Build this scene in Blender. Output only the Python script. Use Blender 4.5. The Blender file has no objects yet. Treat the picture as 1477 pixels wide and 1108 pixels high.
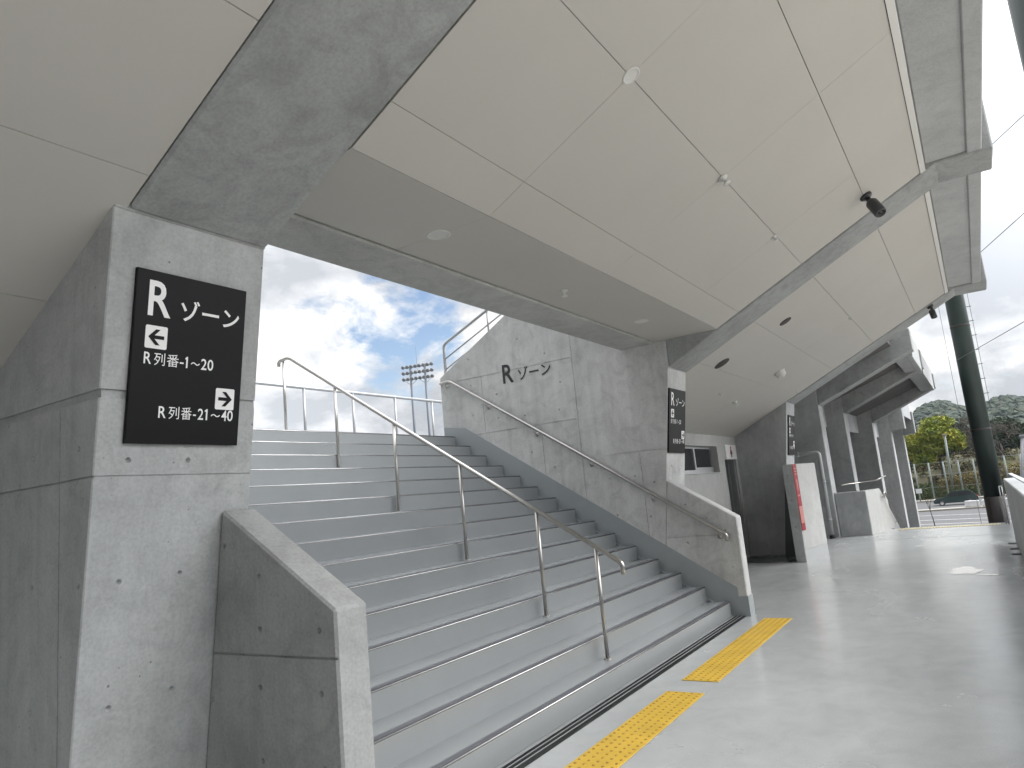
import bpy, bmesh, math, random
from mathutils import Vector, Matrix, noise
random.seed(7)
C = bpy.context.scene.collection
SC = bpy.context.scene
# ------------------------------------------------------------------ camera
cam_d = bpy.data.cameras.new('camera'); cam = bpy.data.objects.new('camera', cam_d); C.objects.link(cam)
RI, DN, FW = [[0.545274, -0.832999, -0.093698], [0.086644, 0.167243, -0.982094], [0.833769, 0.527392, 0.163436]]
cam.matrix_world = Matrix(((RI[0], -DN[0], -FW[0], -1.5363), (RI[1], -DN[1], -FW[1], -2.6787), (RI[2], -DN[2], -FW[2], 1.5314), (0, 0, 0, 1)))
cam_d.sensor_width = 36; cam_d.lens = 36 * 1029.4 / 1477; cam_d.clip_start = 0.05; cam_d.clip_end = 6000
SC.camera = cam
# ------------------------------------------------------------------ sky, sun, exposure
SUN_EL, SUN_AZ = math.radians(47), math.radians(-54)      # azimuth counted from +X towards +Y
sun_dir = Vector((math.cos(SUN_EL) * math.cos(SUN_AZ), math.cos(SUN_EL) * math.sin(SUN_AZ), math.sin(SUN_EL)))
sd = bpy.data.lights.new('sun', 'SUN'); so = bpy.data.objects.new('sun', sd); C.objects.link(so)
sd.energy = 1.1; sd.angle = math.radians(40); sd.color = (1, 0.97, 0.92)
so.rotation_euler = (-sun_dir).to_track_quat('-Z', 'Y').to_euler()
W = bpy.data.worlds.new('World'); SC.world = W; W.use_nodes = True
def world():
    nt = W.node_tree; nt.nodes.clear(); N = nt.nodes.new; L = nt.links.new
    out = N('ShaderNodeOutputWorld'); bg = N('ShaderNodeBackground'); L(bg.outputs[0], out.inputs[0])
    bg.inputs[1].default_value = 0.1
    sky = N('ShaderNodeTexSky'); sky.sky_type = 'NISHITA'; sky.sun_disc = False
    sky.sun_elevation = SUN_EL; sky.sun_rotation = math.radians(90) - SUN_AZ
    tc = N('ShaderNodeTexCoord'); sep = N('ShaderNodeSeparateXYZ'); L(tc.outputs['Generated'], sep.inputs[0])
    def m(op, a, b=None, c=None, clamp=False):
        n = N('ShaderNodeMath'); n.operation = op; n.use_clamp = clamp
        for i, v in enumerate((a, b, c)):
            if v is None: continue
            if isinstance(v, (int, float)): n.inputs[i].default_value = v
            else: L(v, n.inputs[i])
        return n.outputs[0]
    zc = m('MAXIMUM', sep.outputs[2], 0.0)
    den = m('ADD', zc, 0.45)
    cx = m('DIVIDE', sep.outputs[0], den); cy = m('DIVIDE', sep.outputs[1], den)
    cb = N('ShaderNodeCombineXYZ'); L(cx, cb.inputs[0]); L(cy, cb.inputs[1]); cb.inputs[2].default_value = 3.3
    def nz(scale, det, rough, dist=0.0, off=None):
        n = N('ShaderNodeTexNoise'); n.inputs['Scale'].default_value = scale; n.inputs['Detail'].default_value = det
        n.inputs['Roughness'].default_value = rough; n.inputs['Distortion'].default_value = dist
        if off:
            a = N('ShaderNodeVectorMath'); a.operation = 'ADD'; a.inputs[1].default_value = off; L(cb.outputs[0], a.inputs[0]); L(a.outputs[0], n.inputs['Vector'])
        else: L(cb.outputs[0], n.inputs['Vector'])
        return n.outputs[0]
    big = nz(2.3, 9, 0.56, 0.3); shade = nz(3.2, 10, 0.56, 0.35, (20.3, 3.1, 7.0)); fine = nz(8, 9, 0.60, 0.2, (3, 9, 1))
    def ramp(f, pts):
        r = N('ShaderNodeValToRGB'); e = r.color_ramp.elements
        while len(e) < len(pts): e.new(0.5)
        for k, (p, c) in enumerate(pts): e[k].position = p; e[k].color = (*c, 1)
        L(f, r.inputs[0]); return r.outputs[0]
    # the gap of blue sky above the landing
    def spot(d, k):
        v = N('ShaderNodeVectorMath'); v.operation = 'DOT_PRODUCT'; nn = N('ShaderNodeVectorMath'); nn.operation = 'NORMALIZE'
        L(tc.outputs['Generated'], nn.inputs[0]); L(nn.outputs[0], v.inputs[0]); v.inputs[1].default_value = Vector(d).normalized()
        return m('POWER', m('MAXIMUM', v.outputs['Value'], 0.0), k)
    gap = spot((0.752, 0.612, 0.235), 160)
    cov = m('SUBTRACT', m('ADD', m('MULTIPLY', big, 0.55), m('MULTIPLY', fine, 0.45)), m('MULTIPLY', gap, 0.13))
    cov = m('ADD', cov, 0.062)
    mask = ramp(cov, [(0.385, (0, 0, 0)), (0.475, (1, 1, 1))])
    cmix = m('ADD', m('MULTIPLY', shade, 0.7), m('MULTIPLY', fine, 0.3))
    cloud = ramp(cmix, [(0.43, (2.7, 2.84, 3.05)), (0.51, (3.8, 3.9, 4.05)), (0.58, (5.6, 5.5, 5.3))])
    glow = m('ADD', m('MULTIPLY', spot(sun_dir, 4), 7.6), 1.0)
    glow2 = m('ADD', m('ADD', glow, m('MULTIPLY', m('POWER', zc, 2.0), 3.8)), m('MULTIPLY', spot((0.6, 0.78, 0.08), 40), 0.65))
    west = m('SUBTRACT', 1.0, m('MULTIPLY', m('MAXIMUM', m('MULTIPLY', sep.outputs[0], -1.0), 0.0), 0.6))
    glow2 = m('MULTIPLY', glow2, west)
    cg = N('ShaderNodeVectorMath'); cg.operation = 'SCALE'; L(cloud, cg.inputs[0]); L(glow2, cg.inputs['Scale'])
    sk = N('ShaderNodeVectorMath'); sk.operation = 'MULTIPLY'; L(sky.outputs[0], sk.inputs[0]); sk.inputs[1].default_value = (1.15, 1.12, 1.12)
    mix = N('ShaderNodeMix'); mix.data_type = 'RGBA'; L(mask, mix.inputs[0]); L(sk.outputs[0], mix.inputs[6]); L(cg.outputs[0], mix.inputs[7])
    L(mix.outputs[2], bg.inputs[0])
world()
SC.view_settings.view_transform = 'Standard'; SC.view_settings.look = 'None'
SC.cycles.caustics_reflective = False; SC.cycles.caustics_refractive = False; SC.cycles.sample_clamp_indirect = 6
SC.view_settings.exposure = 0.66; SC.view_settings.gamma = 1
# ------------------------------------------------------------------ materials
def new_mat(name):
    m = bpy.data.materials.new(name); m.use_nodes = True
    nt = m.node_tree; b = nt.nodes['Principled BSDF']
    return m, nt, b
class G:
    """small node helper on world position"""
    def __init__(s, nt):
        s.nt = nt; s.N = nt.nodes.new; s.L = nt.links.new
        g = s.N('ShaderNodeNewGeometry'); s.pos = g.outputs['Position']
    def mp(s, scale):
        n = s.N('ShaderNodeVectorMath'); n.operation = 'MULTIPLY'; n.inputs[1].default_value = scale; s.L(s.pos, n.inputs[0]); return n.outputs[0]
    def nz(s, scale, det=6, rough=0.55, vec=None, dist=0.0):
        n = s.N('ShaderNodeTexNoise'); n.inputs['Scale'].default_value = scale; n.inputs['Detail'].default_value = det
        n.inputs['Roughness'].default_value = rough; n.inputs['Distortion'].default_value = dist
        s.L(vec or s.pos, n.inputs['Vector']); return n.outputs[0]
    def rp(s, f, pts):
        r = s.N('ShaderNodeValToRGB'); e = r.color_ramp.elements
        while len(e) < len(pts): e.new(0.5)
        for k, (p, c) in enumerate(pts):
            e[k].position = p; e[k].color = (c, c, c, 1) if isinstance(c, (int, float)) else (*c, 1)
        s.L(f, r.inputs[0]); return r.outputs[0]
    def mul(s, a, b, fac=1.0):
        n = s.N('ShaderNodeMix'); n.data_type = 'RGBA'; n.blend_type = 'MULTIPLY'; n.inputs[0].default_value = fac
        for i, v in ((6, a), (7, b)):
            if isinstance(v, tuple): n.inputs[i].default_value = (*v, 1)
            else: s.L(v, n.inputs[i])
        return n.outputs[2]
    def mix(s, f, a, b):
        n = s.N('ShaderNodeMix'); n.data_type = 'RGBA'; s.L(f, n.inputs[0])
        for i, v in ((6, a), (7, b)):
            if isinstance(v, tuple): n.inputs[i].default_value = (*v, 1)
            else: s.L(v, n.inputs[i])
        return n.outputs[2]
    def bump(s, b, h, strength, dist=0.01):
        n = s.N('ShaderNodeBump'); n.inputs['Strength'].default_value = strength; n.inputs['Distance'].default_value = dist
        s.L(h, n.inputs['Height']); s.L(n.outputs[0], b.inputs['Normal'])
def concrete(name, col, blotch=0.35, pores=True, rough=0.75, streak=0.12):
    m, nt, b = new_mat(name); g = G(nt)
    a = g.rp(g.nz(0.9, 7, 0.6, None, 0.6), [(0.3, 1 - blotch), (0.5, 0.97), (0.72, 1.1)])
    c = g.mul((col), a)
    c = g.mul(c, g.rp(g.nz(4.2, 7, 0.62, None, 1.2), [(0.32, 1 - blotch * 0.75), (0.52, 1.0), (0.75, 1.06)]))
    c = g.mul(c, g.rp(g.nz(1.0, 6, 0.65, g.mp((9, 9, 0.55))), [(0.3, 1 - streak), (0.55, 1.0), (0.8, 1 + streak * 0.4)]))
    c = g.mul(c, g.rp(g.nz(60, 4, 0.6), [(0.3, 0.88), (0.6, 1.04)]))
    st = g.nz(2.3, 8, 0.7, None, 2.0)
    c = g.mul(c, g.rp(st, [(0.28, (0.84, 0.845, 0.85)), (0.42, 1.0)]), 0.8)
    hb = g.nz(140, 3, 0.5)
    if pores:
        v = nt.nodes.new('ShaderNodeTexVoronoi'); v.inputs['Scale'].default_value = 21; v.inputs['Randomness'].default_value = 1
        g.L(g.pos, v.inputs['Vector'])
        # only some cells hold a pore
        sp = nt.nodes.new('ShaderNodeSeparateColor'); g.L(v.outputs['Color'], sp.inputs[0])
        gt = nt.nodes.new('ShaderNodeMath'); gt.operation = 'MULTIPLY'; gt.inputs[1].default_value = 0.14
        pw = nt.nodes.new('ShaderNodeMath'); pw.operation = 'POWER'; pw.inputs[1].default_value = 6; g.L(sp.outputs[0], pw.inputs[0]); g.L(pw.outputs[0], gt.inputs[0])
        lt = nt.nodes.new('ShaderNodeMath'); lt.operation = 'LESS_THAN'; g.L(v.outputs['Distance'], lt.inputs[0]); g.L(gt.outputs[0], lt.inputs[1])
        c = g.mix(lt.outputs[0], c, tuple(x * 0.45 for x in col))
    g.L(c, b.inputs['Base Color']); b.inputs['Roughness'].default_value = rough
    b.inputs['Specular IOR Level'].default_value = 0.3
    hs = nt.nodes.new('ShaderNodeMath'); hs.operation = 'MULTIPLY_ADD'; hs.inputs[1].default_value = 0.25; g.L(hb, hs.inputs[0]); g.L(g.nz(7, 5), hs.inputs[2])
    g.bump(b, hs.outputs[0], 0.18, 0.012)
    return m
def paint(name, col, rough=0.5, var=0.06, metallic=0.0, spec=0.5, bump=0.0, scale=3.0):
    m, nt, b = new_mat(name); g = G(nt)
    c = g.mul(col, g.rp(g.nz(scale, 5, 0.6), [(0.3, 1 - var), (0.7, 1 + var * 0.5)]))
    g.L(c, b.inputs['Base Color']); b.inputs['Roughness'].default_value = rough; b.inputs['Metallic'].default_value = metallic
    b.inputs['Specular IOR Level'].default_value = spec
    if bump: g.bump(b, g.nz(40, 4), bump, 0.004)
    return m
def floor_paint(name, col, wet):
    m, nt, b = new_mat(name); g = G(nt)
    c = g.mul(col, g.rp(g.nz(0.7, 6, 0.6, None, 0.5), [(0.3, 0.9), (0.7, 1.05)]))
    c = g.mul(c, g.rp(g.nz(5, 5, 0.55, None, 0.6), [(0.3, 0.93), (0.6, 1.02)]))
    c = g.mul(c, g.rp(g.nz(90, 3), [(0.35, 0.95), (0.6, 1.02)]))
    # scuffs and dried puddle rims
    c = g.mul(c, g.rp(g.nz(1.7, 5, 0.5, g.mp((0.6, 1.7, 1)), 0.6), [(0.25, 0.88), (0.55, 1.0)]), 0.8)
    g.L(c, b.inputs['Base Color'])
    w = g.nz(0.55, 6, 0.55, g.mp((0.8, 1.6, 1)), 0.8)
    r = g.rp(w, [(0.34, 0.30), (0.52, 0.22), (0.70, wet)])
    g.L(r, b.inputs['Roughness']); b.inputs['Specular IOR Level'].default_value = 0.75
    g.bump(b, g.nz(16, 6, 0.6), 0.06, 0.006)
    return m
MAT = dict(
    concrete=concrete('fair_faced_concrete', (0.44, 0.45, 0.45), 0.19),
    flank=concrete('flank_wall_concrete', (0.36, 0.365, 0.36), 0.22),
    wall=concrete('stair_wall_concrete', (0.58, 0.58, 0.57), 0.22, True, 0.75, 0.14),
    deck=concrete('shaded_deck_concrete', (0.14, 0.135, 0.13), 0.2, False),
    beam=concrete('beam_concrete', (0.34, 0.352, 0.35), 0.24, False, 0.7, 0.04),
    lintel=concrete('lintel_concrete', (0.48, 0.485, 0.47), 0.2, False, 0.7, 0.04),
    fascia=concrete('precast_concrete', (0.42, 0.43, 0.435), 0.12, False, 0.7, 0.03),
    ceiling=paint('ceiling_board_paint', (0.50, 0.482, 0.45), 0.6, 0.03, scale=1.2),
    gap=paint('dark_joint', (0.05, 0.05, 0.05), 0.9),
    floor=floor_paint('grey_floor_coating', (0.39, 0.402, 0.401), 0.19),
    step=paint('grey_step_coating', (0.28, 0.294, 0.30), 0.24, 0.05, bump=0.04, scale=1.5),
    skirt=paint('grey_skirting_paint', (0.31, 0.335, 0.345), 0.4, 0.05),
    skirtlight=paint('pale_grey_paint', (0.42, 0.43, 0.43), 0.5, 0.05),
    nosing=paint('dark_nosing_strip', (0.085, 0.087, 0.10), 0.3, 0.1),
    steel=paint('brushed_steel', (0.50, 0.485, 0.46), 0.3, 0.08, 1.0, scale=8),
    galv=paint('grey_painted_steel', (0.40, 0.41, 0.42), 0.4, 0.05, 0.4),
    black=paint('black_sign_film', (0.005, 0.005, 0.006), 0.4, 0.05, 0, 0.18),
    white=paint('white_lettering', (0.85, 0.85, 0.84), 0.5, 0.02),
    ink=paint('dark_lettering', (0.03, 0.032, 0.035), 0.5, 0.05),
    yellow=paint('yellow_tactile_resin', (0.56, 0.36, 0.035), 0.45, 0.15, scale=4),
    amber=paint('shaded_worn_stud', (0.40, 0.22, 0.02), 0.5, 0.3, scale=9),  # side shading and wear of the studs put into a darker amber
    paleyellow=paint('faded_tactile_resin', (0.48, 0.42, 0.24), 0.6, 0.3, scale=9),
    water=paint('standing_water', (0.34, 0.35, 0.35), 0.03, 0.02),
    lip=paint('worn_metal_nosing', (0.34, 0.34, 0.34), 0.26, 0.12, 0.8, scale=14),
    grate=paint('galvanised_grate', (0.10, 0.105, 0.11), 0.5, 0.2, 0.5),
    slot=paint('drain_shadow', (0.015, 0.015, 0.016), 0.8),
    fitting=paint('white_plastic', (0.62, 0.615, 0.59), 0.4, 0.03),
    speaker=paint('dark_grille', (0.035, 0.03, 0.028), 0.6, 0.1),
    camera=paint('dark_camera_body', (0.035, 0.037, 0.04), 0.4, 0.05),
    glass=paint('dark_window_glass', (0.02, 0.022, 0.025), 0.08, 0.02),
    alu=paint('aluminium', (0.62, 0.63, 0.63), 0.35, 0.04, 0.8),
    door=paint('dark_door_panel', (0.05, 0.055, 0.06), 0.3, 0.1),
    screen=concrete('pale_screen_wall', (0.47, 0.47, 0.455), 0.10, False, 0.7, 0.05),
    red=paint('red_banner', (0.30, 0.02, 0.03), 0.5, 0.25, scale=9),
    pink=paint('pink_banner', (0.55, 0.22, 0.20), 0.5, 0.2, scale=12),
    pipe=paint('grey_pipe', (0.46, 0.47, 0.47), 0.4, 0.06),
    pole=paint('dark_green_pole_paint', (0.024, 0.042, 0.037), 0.45, 0.2, scale=2),
    rust=paint('dark_brown_pole_base', (0.030, 0.022, 0.020), 0.6, 0.2),
    cable=paint('dark_wire', (0.10, 0.11, 0.11), 0.6),
    asphalt=paint('asphalt', (0.085, 0.085, 0.088), 0.85, 0.2, bump=0.3),
    bounce_ground=paint('bounce_paving', (0.42, 0.40, 0.365), 0.8, 0.12),
    line=paint('road_line_paint', (0.62, 0.62, 0.60), 0.6, 0.15),
    kerb=paint('kerb_stone', (0.34, 0.32, 0.28), 0.8, 0.15),
    post=paint('pale_green_post', (0.22, 0.26, 0.24), 0.5, 0.1),
    carpaint=paint('dark_green_car_paint', (0.02, 0.05, 0.05), 0.15, 0.02),
    tyre=paint('tyre_rubber', (0.02, 0.02, 0.02), 0.8),
    lamp=paint('lamp_housing', (0.25, 0.26, 0.28), 0.4, 0.1),
    towerpole=paint('tower_pole_steel', (0.16, 0.18, 0.21), 0.5, 0.1),
    bark=paint('bark', (0.07, 0.055, 0.045), 0.9, 0.3),
    redglyph=paint('red_pictogram', (0.45, 0.015, 0.02), 0.5),
    mat=floor_paint('dark_floor_patch', (0.06, 0.065, 0.065), 0.3),  # dark tone of the recess floor patch
    barrier=paint('white_barrier', (0.70, 0.70, 0.72), 0.6, 0.1),
)
def leaf_mat(name, cols, scale=0.8):
    m, nt, b = new_mat(name); g = G(nt)
    n = len(cols)
    c = g.rp(g.nz(scale, 4, 0.6), [(0.3 + 0.4 * k / (n - 1), cols[k]) for k in range(n)])
    g.L(c, b.inputs['Base Color']); b.inputs['Roughness'].default_value = 0.7; b.inputs['Specular IOR Level'].default_value = 0.2
    return m
MAT['leaf_yellow'] = leaf_mat('yellow_green_leaves', [(0.10, 0.16, 0.02), (0.24, 0.28, 0.035), (0.42, 0.36, 0.055)], 0.5)
MAT['leaf_dark'] = leaf_mat('dark_green_leaves', [(0.018, 0.038, 0.018), (0.035, 0.06, 0.028)], 0.6)
MAT['leaf_hedge'] = leaf_mat('hedge_leaves', [(0.05, 0.075, 0.025), (0.09, 0.11, 0.04)], 0.6)
MAT['leaf_tan'] = leaf_mat('ochre_shrub_leaves', [(0.13, 0.11, 0.04), (0.22, 0.17, 0.06)], 0.6)
MAT['leaf_brown'] = leaf_mat('brown_undergrowth', [(0.045, 0.045, 0.02), (0.09, 0.075, 0.035), (0.07, 0.085, 0.03)], 0.5)
MAT['twig'] = leaf_mat('grey_brown_twigs', [(0.085, 0.07, 0.06), (0.13, 0.115, 0.10)], 0.6)
MAT['forest'] = leaf_mat('hill_forest', [(0.010, 0.024, 0.018), (0.018, 0.036, 0.022), (0.032, 0.048, 0.024), (0.06, 0.055, 0.03)], 0.09)
MAT['grass'] = leaf_mat('dry_grass_bank', [(0.05, 0.045, 0.022), (0.085, 0.075, 0.035), (0.07, 0.08, 0.028)], 0.45)
MAT['ground'] = leaf_mat('ground_soil', [(0.10, 0.10, 0.09), (0.15, 0.145, 0.12)], 0.1)
# ------------------------------------------------------------------ mesh helpers
def q3(v): return Vector(v)
class B:
    def __init__(s): s.bm = bmesh.new()
    def box(s, x0, x1, y0, y1, z0, z1):
        return s.prism([(y0, z0), (y1, z0), (y1, z1), (y0, z1)], x0, x1)
    def prism(s, prof, x0, x1, axis='x'):
        """extrude a (y,z) outline along x (or an (x,y) outline along z)"""
        f = (lambda p, t: (t, p[0], p[1])) if axis == 'x' else (lambda p, t: (p[0], p[1], t))
        a = [s.bm.verts.new(f(p, x0)) for p in prof]; b = [s.bm.verts.new(f(p, x1)) for p in prof]
        n = len(prof); fs = [s.bm.faces.new(a), s.bm.faces.new(b[::-1])]
        for i in range(n): fs.append(s.bm.faces.new((a[i], b[i], b[(i + 1) % n], a[(i + 1) % n])))
        bmesh.ops.recalc_face_normals(s.bm, faces=fs); return s
    def tube(s, pts, r, seg=12, caps=True, r1=None):
        pts = [q3(p) for p in pts]; rings = []; n = len(pts); r1 = r if r1 is None else r1
        for i, p in enumerate(pts):
            if i == 0: t = pts[1] - p
            elif i == n - 1: t = p - pts[-2]
            else: t = (pts[i + 1] - p).normalized() + (p - pts[i - 1]).normalized()
            t.normalize(); up = Vector((0, 0, 1)) if abs(t.z) < 0.95 else Vector((1, 0, 0))
            if i and abs(prev.dot(t)) < 0.98: up = prev
            u = t.cross(up).normalized(); v = u.cross(t).normalized(); prev = v
            k = 1.0
            if 0 < i < n - 1:
                c = (pts[i + 1] - p).normalized().dot((p - pts[i - 1]).normalized()); k = 1 / max(0.5, math.sqrt((1 + c) / 2))
            rr = r + (r1 - r) * i / (n - 1)
            rings.append([s.bm.verts.new(p + (u * math.cos(2 * math.pi * j / seg) + v * math.sin(2 * math.pi * j / seg)) * rr) for j in range(seg)])
        fs = []
        for a, b in zip(rings, rings[1:]):
            # align the start of the rings
            o = min(range(seg), key=lambda o: sum((a[j].co - b[(j + o) % seg].co).length for j in (0, seg // 3)))
            for j in range(seg):
                f = s.bm.faces.new((a[j], a[(j + 1) % seg], b[(j + 1 + o) % seg], b[(j + o) % seg])); f.smooth = True; fs.append(f)
        if caps: fs.append(s.bm.faces.new(rings[0])); fs.append(s.bm.faces.new(rings[-1][::-1]))
        bmesh.ops.recalc_face_normals(s.bm, faces=fs); return s
    def lathe(s, c, axis, prof, seg=24):
        """prof: (radius, height) pairs turned about axis at c"""
        c = q3(c); a = q3(axis).normalized(); up = Vector((0, 0, 1)) if abs(a.z) < 0.9 else Vector((1, 0, 0))
        u = a.cross(up).normalized(); v = a.cross(u).normalized(); rings = []; fs = []
        for r, h in prof:
            if r < 1e-6: rings.append([s.bm.verts.new(c + a * h)])
            else: rings.append([s.bm.verts.new(c + a * h + (u * math.cos(2 * math.pi * j / seg) + v * math.sin(2 * math.pi * j / seg)) * r) for j in range(seg)])
        for p, q in zip(rings, rings[1:]):
            for j in range(seg):
                k = (j + 1) % seg
                if len(p) == 1: f = s.bm.faces.new((p[0], q[j], q[k]))
                elif len(q) == 1: f = s.bm.faces.new((p[j], p[k], q[0]))
                else: f = s.bm.faces.new((p[j], p[k], q[k], q[j]))
                f.smooth = True; fs.append(f)
        bmesh.ops.recalc_face_normals(s.bm, faces=fs); return s
    def sphere(s, c, r, seg=10, sq=(1, 1, 1)):
        g = bmesh.ops.create_uvsphere(s.bm, u_segments=seg, v_segments=max(4, seg // 2), radius=1)
        for v in g['verts']: v.co = Vector((v.co.x * r * sq[0], v.co.y * r * sq[1], v.co.z * r * sq[2])) + q3(c)
        return s
    def quad(s, a, b, c, d): s.bm.faces.new([s.bm.verts.new(p) for p in (a, b, c, d)]); return s
    def bevel(s, w, seg=1, ang=30):
        es = [e for e in s.bm.edges if len(e.link_faces) == 2 and math.degrees(e.calc_face_angle(0)) > ang and e.is_convex]
        bmesh.ops.bevel(s.bm, geom=es, offset=w, segments=seg, affect='EDGES', clamp_overlap=True); return s
    def xf(s, M):
        bmesh.ops.transform(s.bm, matrix=M, verts=s.bm.verts); return s
def put(name, b, mat, parent=None, kind=None, label=None, cat=None, group=None):
    """link the bmesh (built in world coordinates) as one object, its origin at its foot or at its parent's"""
    me = bpy.data.meshes.new(name); b.bm.to_mesh(me); b.bm.free()
    for m in (mat if isinstance(mat, list) else [mat]): me.materials.append(MAT[m] if isinstance(m, str) else m)
    o = bpy.data.objects.new(name, me); C.objects.link(o)
    if parent:
        off = parent['_w']; o.parent = parent
        me.transform(Matrix.Translation(-Vector(parent['_abs']))); o['_abs'] = parent['_abs']; o['_w'] = (0, 0, 0)
    else:
        vs = [v.co for v in me.vertices]
        f = Vector(((min(v.x for v in vs) + max(v.x for v in vs)) / 2, (min(v.y for v in vs) + max(v.y for v in vs)) / 2, min(v.z for v in vs)))
        me.transform(Matrix.Translation(-f)); o.location = f; o['_abs'] = tuple(f); o['_w'] = (0, 0, 0)
    tag(o, label, cat, group, kind); return o
def tag(o, label=None, cat=None, group=None, kind=None):
    if label: o['label'] = label
    if cat: o['category'] = cat
    if group: o['group'] = group
    if kind: o['kind'] = kind
def thing(name, loc, label, cat, group=None):
    o = bpy.data.objects.new(name, None); C.objects.link(o); o.location = loc; o.empty_display_size = 0.1
    o['_abs'] = tuple(loc); o['_w'] = (0, 0, 0); tag(o, label, cat, group); return o
def dup(root, loc, label=None, rotz=None):
    r = root.copy(); C.objects.link(r); r.location = loc
    if rotz is not None: r.rotation_euler.z = rotz
    if label: r['label'] = label
    for ch in list(root.children):
        c = ch.copy(); C.objects.link(c); c.parent = r
        for g in list(ch.children):
            d = g.copy(); C.objects.link(d); d.parent = c
    return r
def carve(o, *cutters):
    """cut real grooves and tie holes into a wall"""
    off = Vector(o['_abs'])
    for b in cutters:
        me = bpy.data.meshes.new('cut'); bmesh.ops.transform(b.bm, matrix=Matrix.Translation(-off), verts=b.bm.verts); b.bm.to_mesh(me); b.bm.free()
        c = bpy.data.objects.new('cut', me); C.objects.link(c)
        c.matrix_world = Matrix.Translation(off)
        md = o.modifiers.new('cut', 'BOOLEAN'); md.operation = 'DIFFERENCE'; md.object = c; md.solver = 'EXACT'; md.use_self = True
        bpy.context.view_layer.update()
        dg = bpy.context.evaluated_depsgraph_get()
        nm = bpy.data.meshes.new_from_object(o.evaluated_get(dg))
        o.modifiers.clear(); old = o.data
        if len(nm.polygons) > 5: o.data = nm
        bpy.data.objects.remove(c); bpy.data.meshes.remove(me)
def hole(b, c, axis, r=0.0145, d=0.022):
    """a conical form-tie hole sunk from point c along axis"""
    a = Vector(axis).normalized(); b.lathe(Vector(c) - a * 0.004, a, [(0, 0), (r * 1.05, 0), (r * 0.8, d), (0, d)], 14)
def text_mesh(s, bold=0.0):
    cu = bpy.data.curves.new('t', 'FONT'); cu.body = s; cu.offset = bold; cu.resolution_u = 4
    o = bpy.data.objects.new('t', cu); C.objects.link(o); bpy.context.view_layer.update()
    me = bpy.data.meshes.new_from_object(o.evaluated_get(bpy.context.evaluated_depsgraph_get()))
    bpy.data.objects.remove(o); bpy.data.curves.remove(cu)
    vs = [tuple(v.co) for v in me.vertices]; fs = [tuple(p.vertices) for p in me.polygons]; bpy.data.meshes.remove(me)
    return vs, fs
def lay_text(b, s, rect, frame, bold=0.0, h=0.002):
    """fit a word into rect (u0,v0,u1,v1; v downwards) of a plane: frame = origin, right, down, out"""
    vs, fs = text_mesh(s, bold); x0 = min(v[0] for v in vs); x1 = max(v[0] for v in vs); y0 = min(v[1] for v in vs); y1 = max(v[1] for v in vs)
    O, U, V, N = frame; u0, v0, u1, v1 = rect
    m = [b.bm.verts.new(O + U * (u0 + (v[0] - x0) / (x1 - x0) * (u1 - u0)) + V * (v1 - (v[1] - y0) / (y1 - y0) * (v1 - v0)) + N * h) for v in vs]
    for f in fs:
        try: b.bm.faces.new([m[i] for i in f])
        except ValueError: pass
def lay_poly(b, pts, frame, h=0.002):
    O, U, V, N = frame; b.bm.faces.new([b.bm.verts.new(O + U * u + V * v + N * h) for u, v in pts])
# ------------------------------------------------------------------ dimensions
R, T = 0.172, 0.2698
NB = 0.149                                                    # lean of the pillar fronts
def fy(z): return 0.587 - NB * (z - 1.651)                    # pillar front at height z
def soff(y): return 2.986 + 0.5066 * (0.423 - y)              # underside of the sloping beams
def ceil(y): return 3.362 + 0.507 * (-0.3 - y) + 0.004
WX = 6.985                                                     # stair face of the right hand wall
# ------------------------------------------------------------------ setting: ground and concourse floor
b = B()
xs = [-600, -60, 19.5, 40, 60, 90, 120, 400, 2500]; ys = [-2500, -300, -60, -20, 0, 20, 60, 300, 2500]
for i in range(len(xs) - 1):
    for j in range(len(ys) - 1): b.quad((xs[i], ys[j], -2.86), (xs[i + 1], ys[j], -2.86), (xs[i + 1], ys[j + 1], -2.86), (xs[i], ys[j + 1], -2.86))
bmesh.ops.remove_doubles(b.bm, verts=b.bm.verts, dist=0.01)
put('ground', b, 'ground', kind='structure')
b = B(); b.quad((-70, -70, -2.852), (23.5, -70, -2.852), (23.5, -3.45, -2.852), (-70, -3.45, -2.852)); put('pavement_or_bounce_sheet', b, 'bounce_ground', kind='structure')  # outside ground sheet added, made pale to bounce light up under the roof
b = B(); b.box(-13, 18.72, -3.3, 1.62, -0.4, 0); put('floor', b, 'floor', kind='structure')
b = B(); b.box(12.3, 13.59, 0.36, 1.51, 0.0, 0.004); put('floor_patch', b, 'mat', kind='structure')  # darker patch on the recess floor before the toilet door
for x in (15.9,): b = B(); b.box(x, x + 0.012, -2.95, 0.3 if x > 10 else -0.75, 0.0, 0.0025); put('floor_joint', b, 'skirt', kind='structure')
def puddle(x, y, rx, ry, seed):
    rg = random.Random(seed); b = B(); n = 40; ph = [rg.uniform(0, 6.28) for _ in range(4)]
    b.bm.faces.new([b.bm.verts.new((x + rx * k * math.cos(a), y + ry * k * math.sin(a), 0.0035)) for a in [2 * math.pi * i / n for i in range(n)] for k in [1 + 0.16 * math.sin(2 * a + ph[0]) + 0.12 * math.sin(3 * a + ph[1]) + 0.12 * math.sin(5 * a + ph[2]) + 0.07 * math.sin(9 * a + ph[3])]])
    put('puddle', b, 'water', kind='structure')
puddle(10.5, -2.26, 0.34, 0.22, 4); puddle(10.0, -2.55, 0.05, 0.16, 7)
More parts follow.
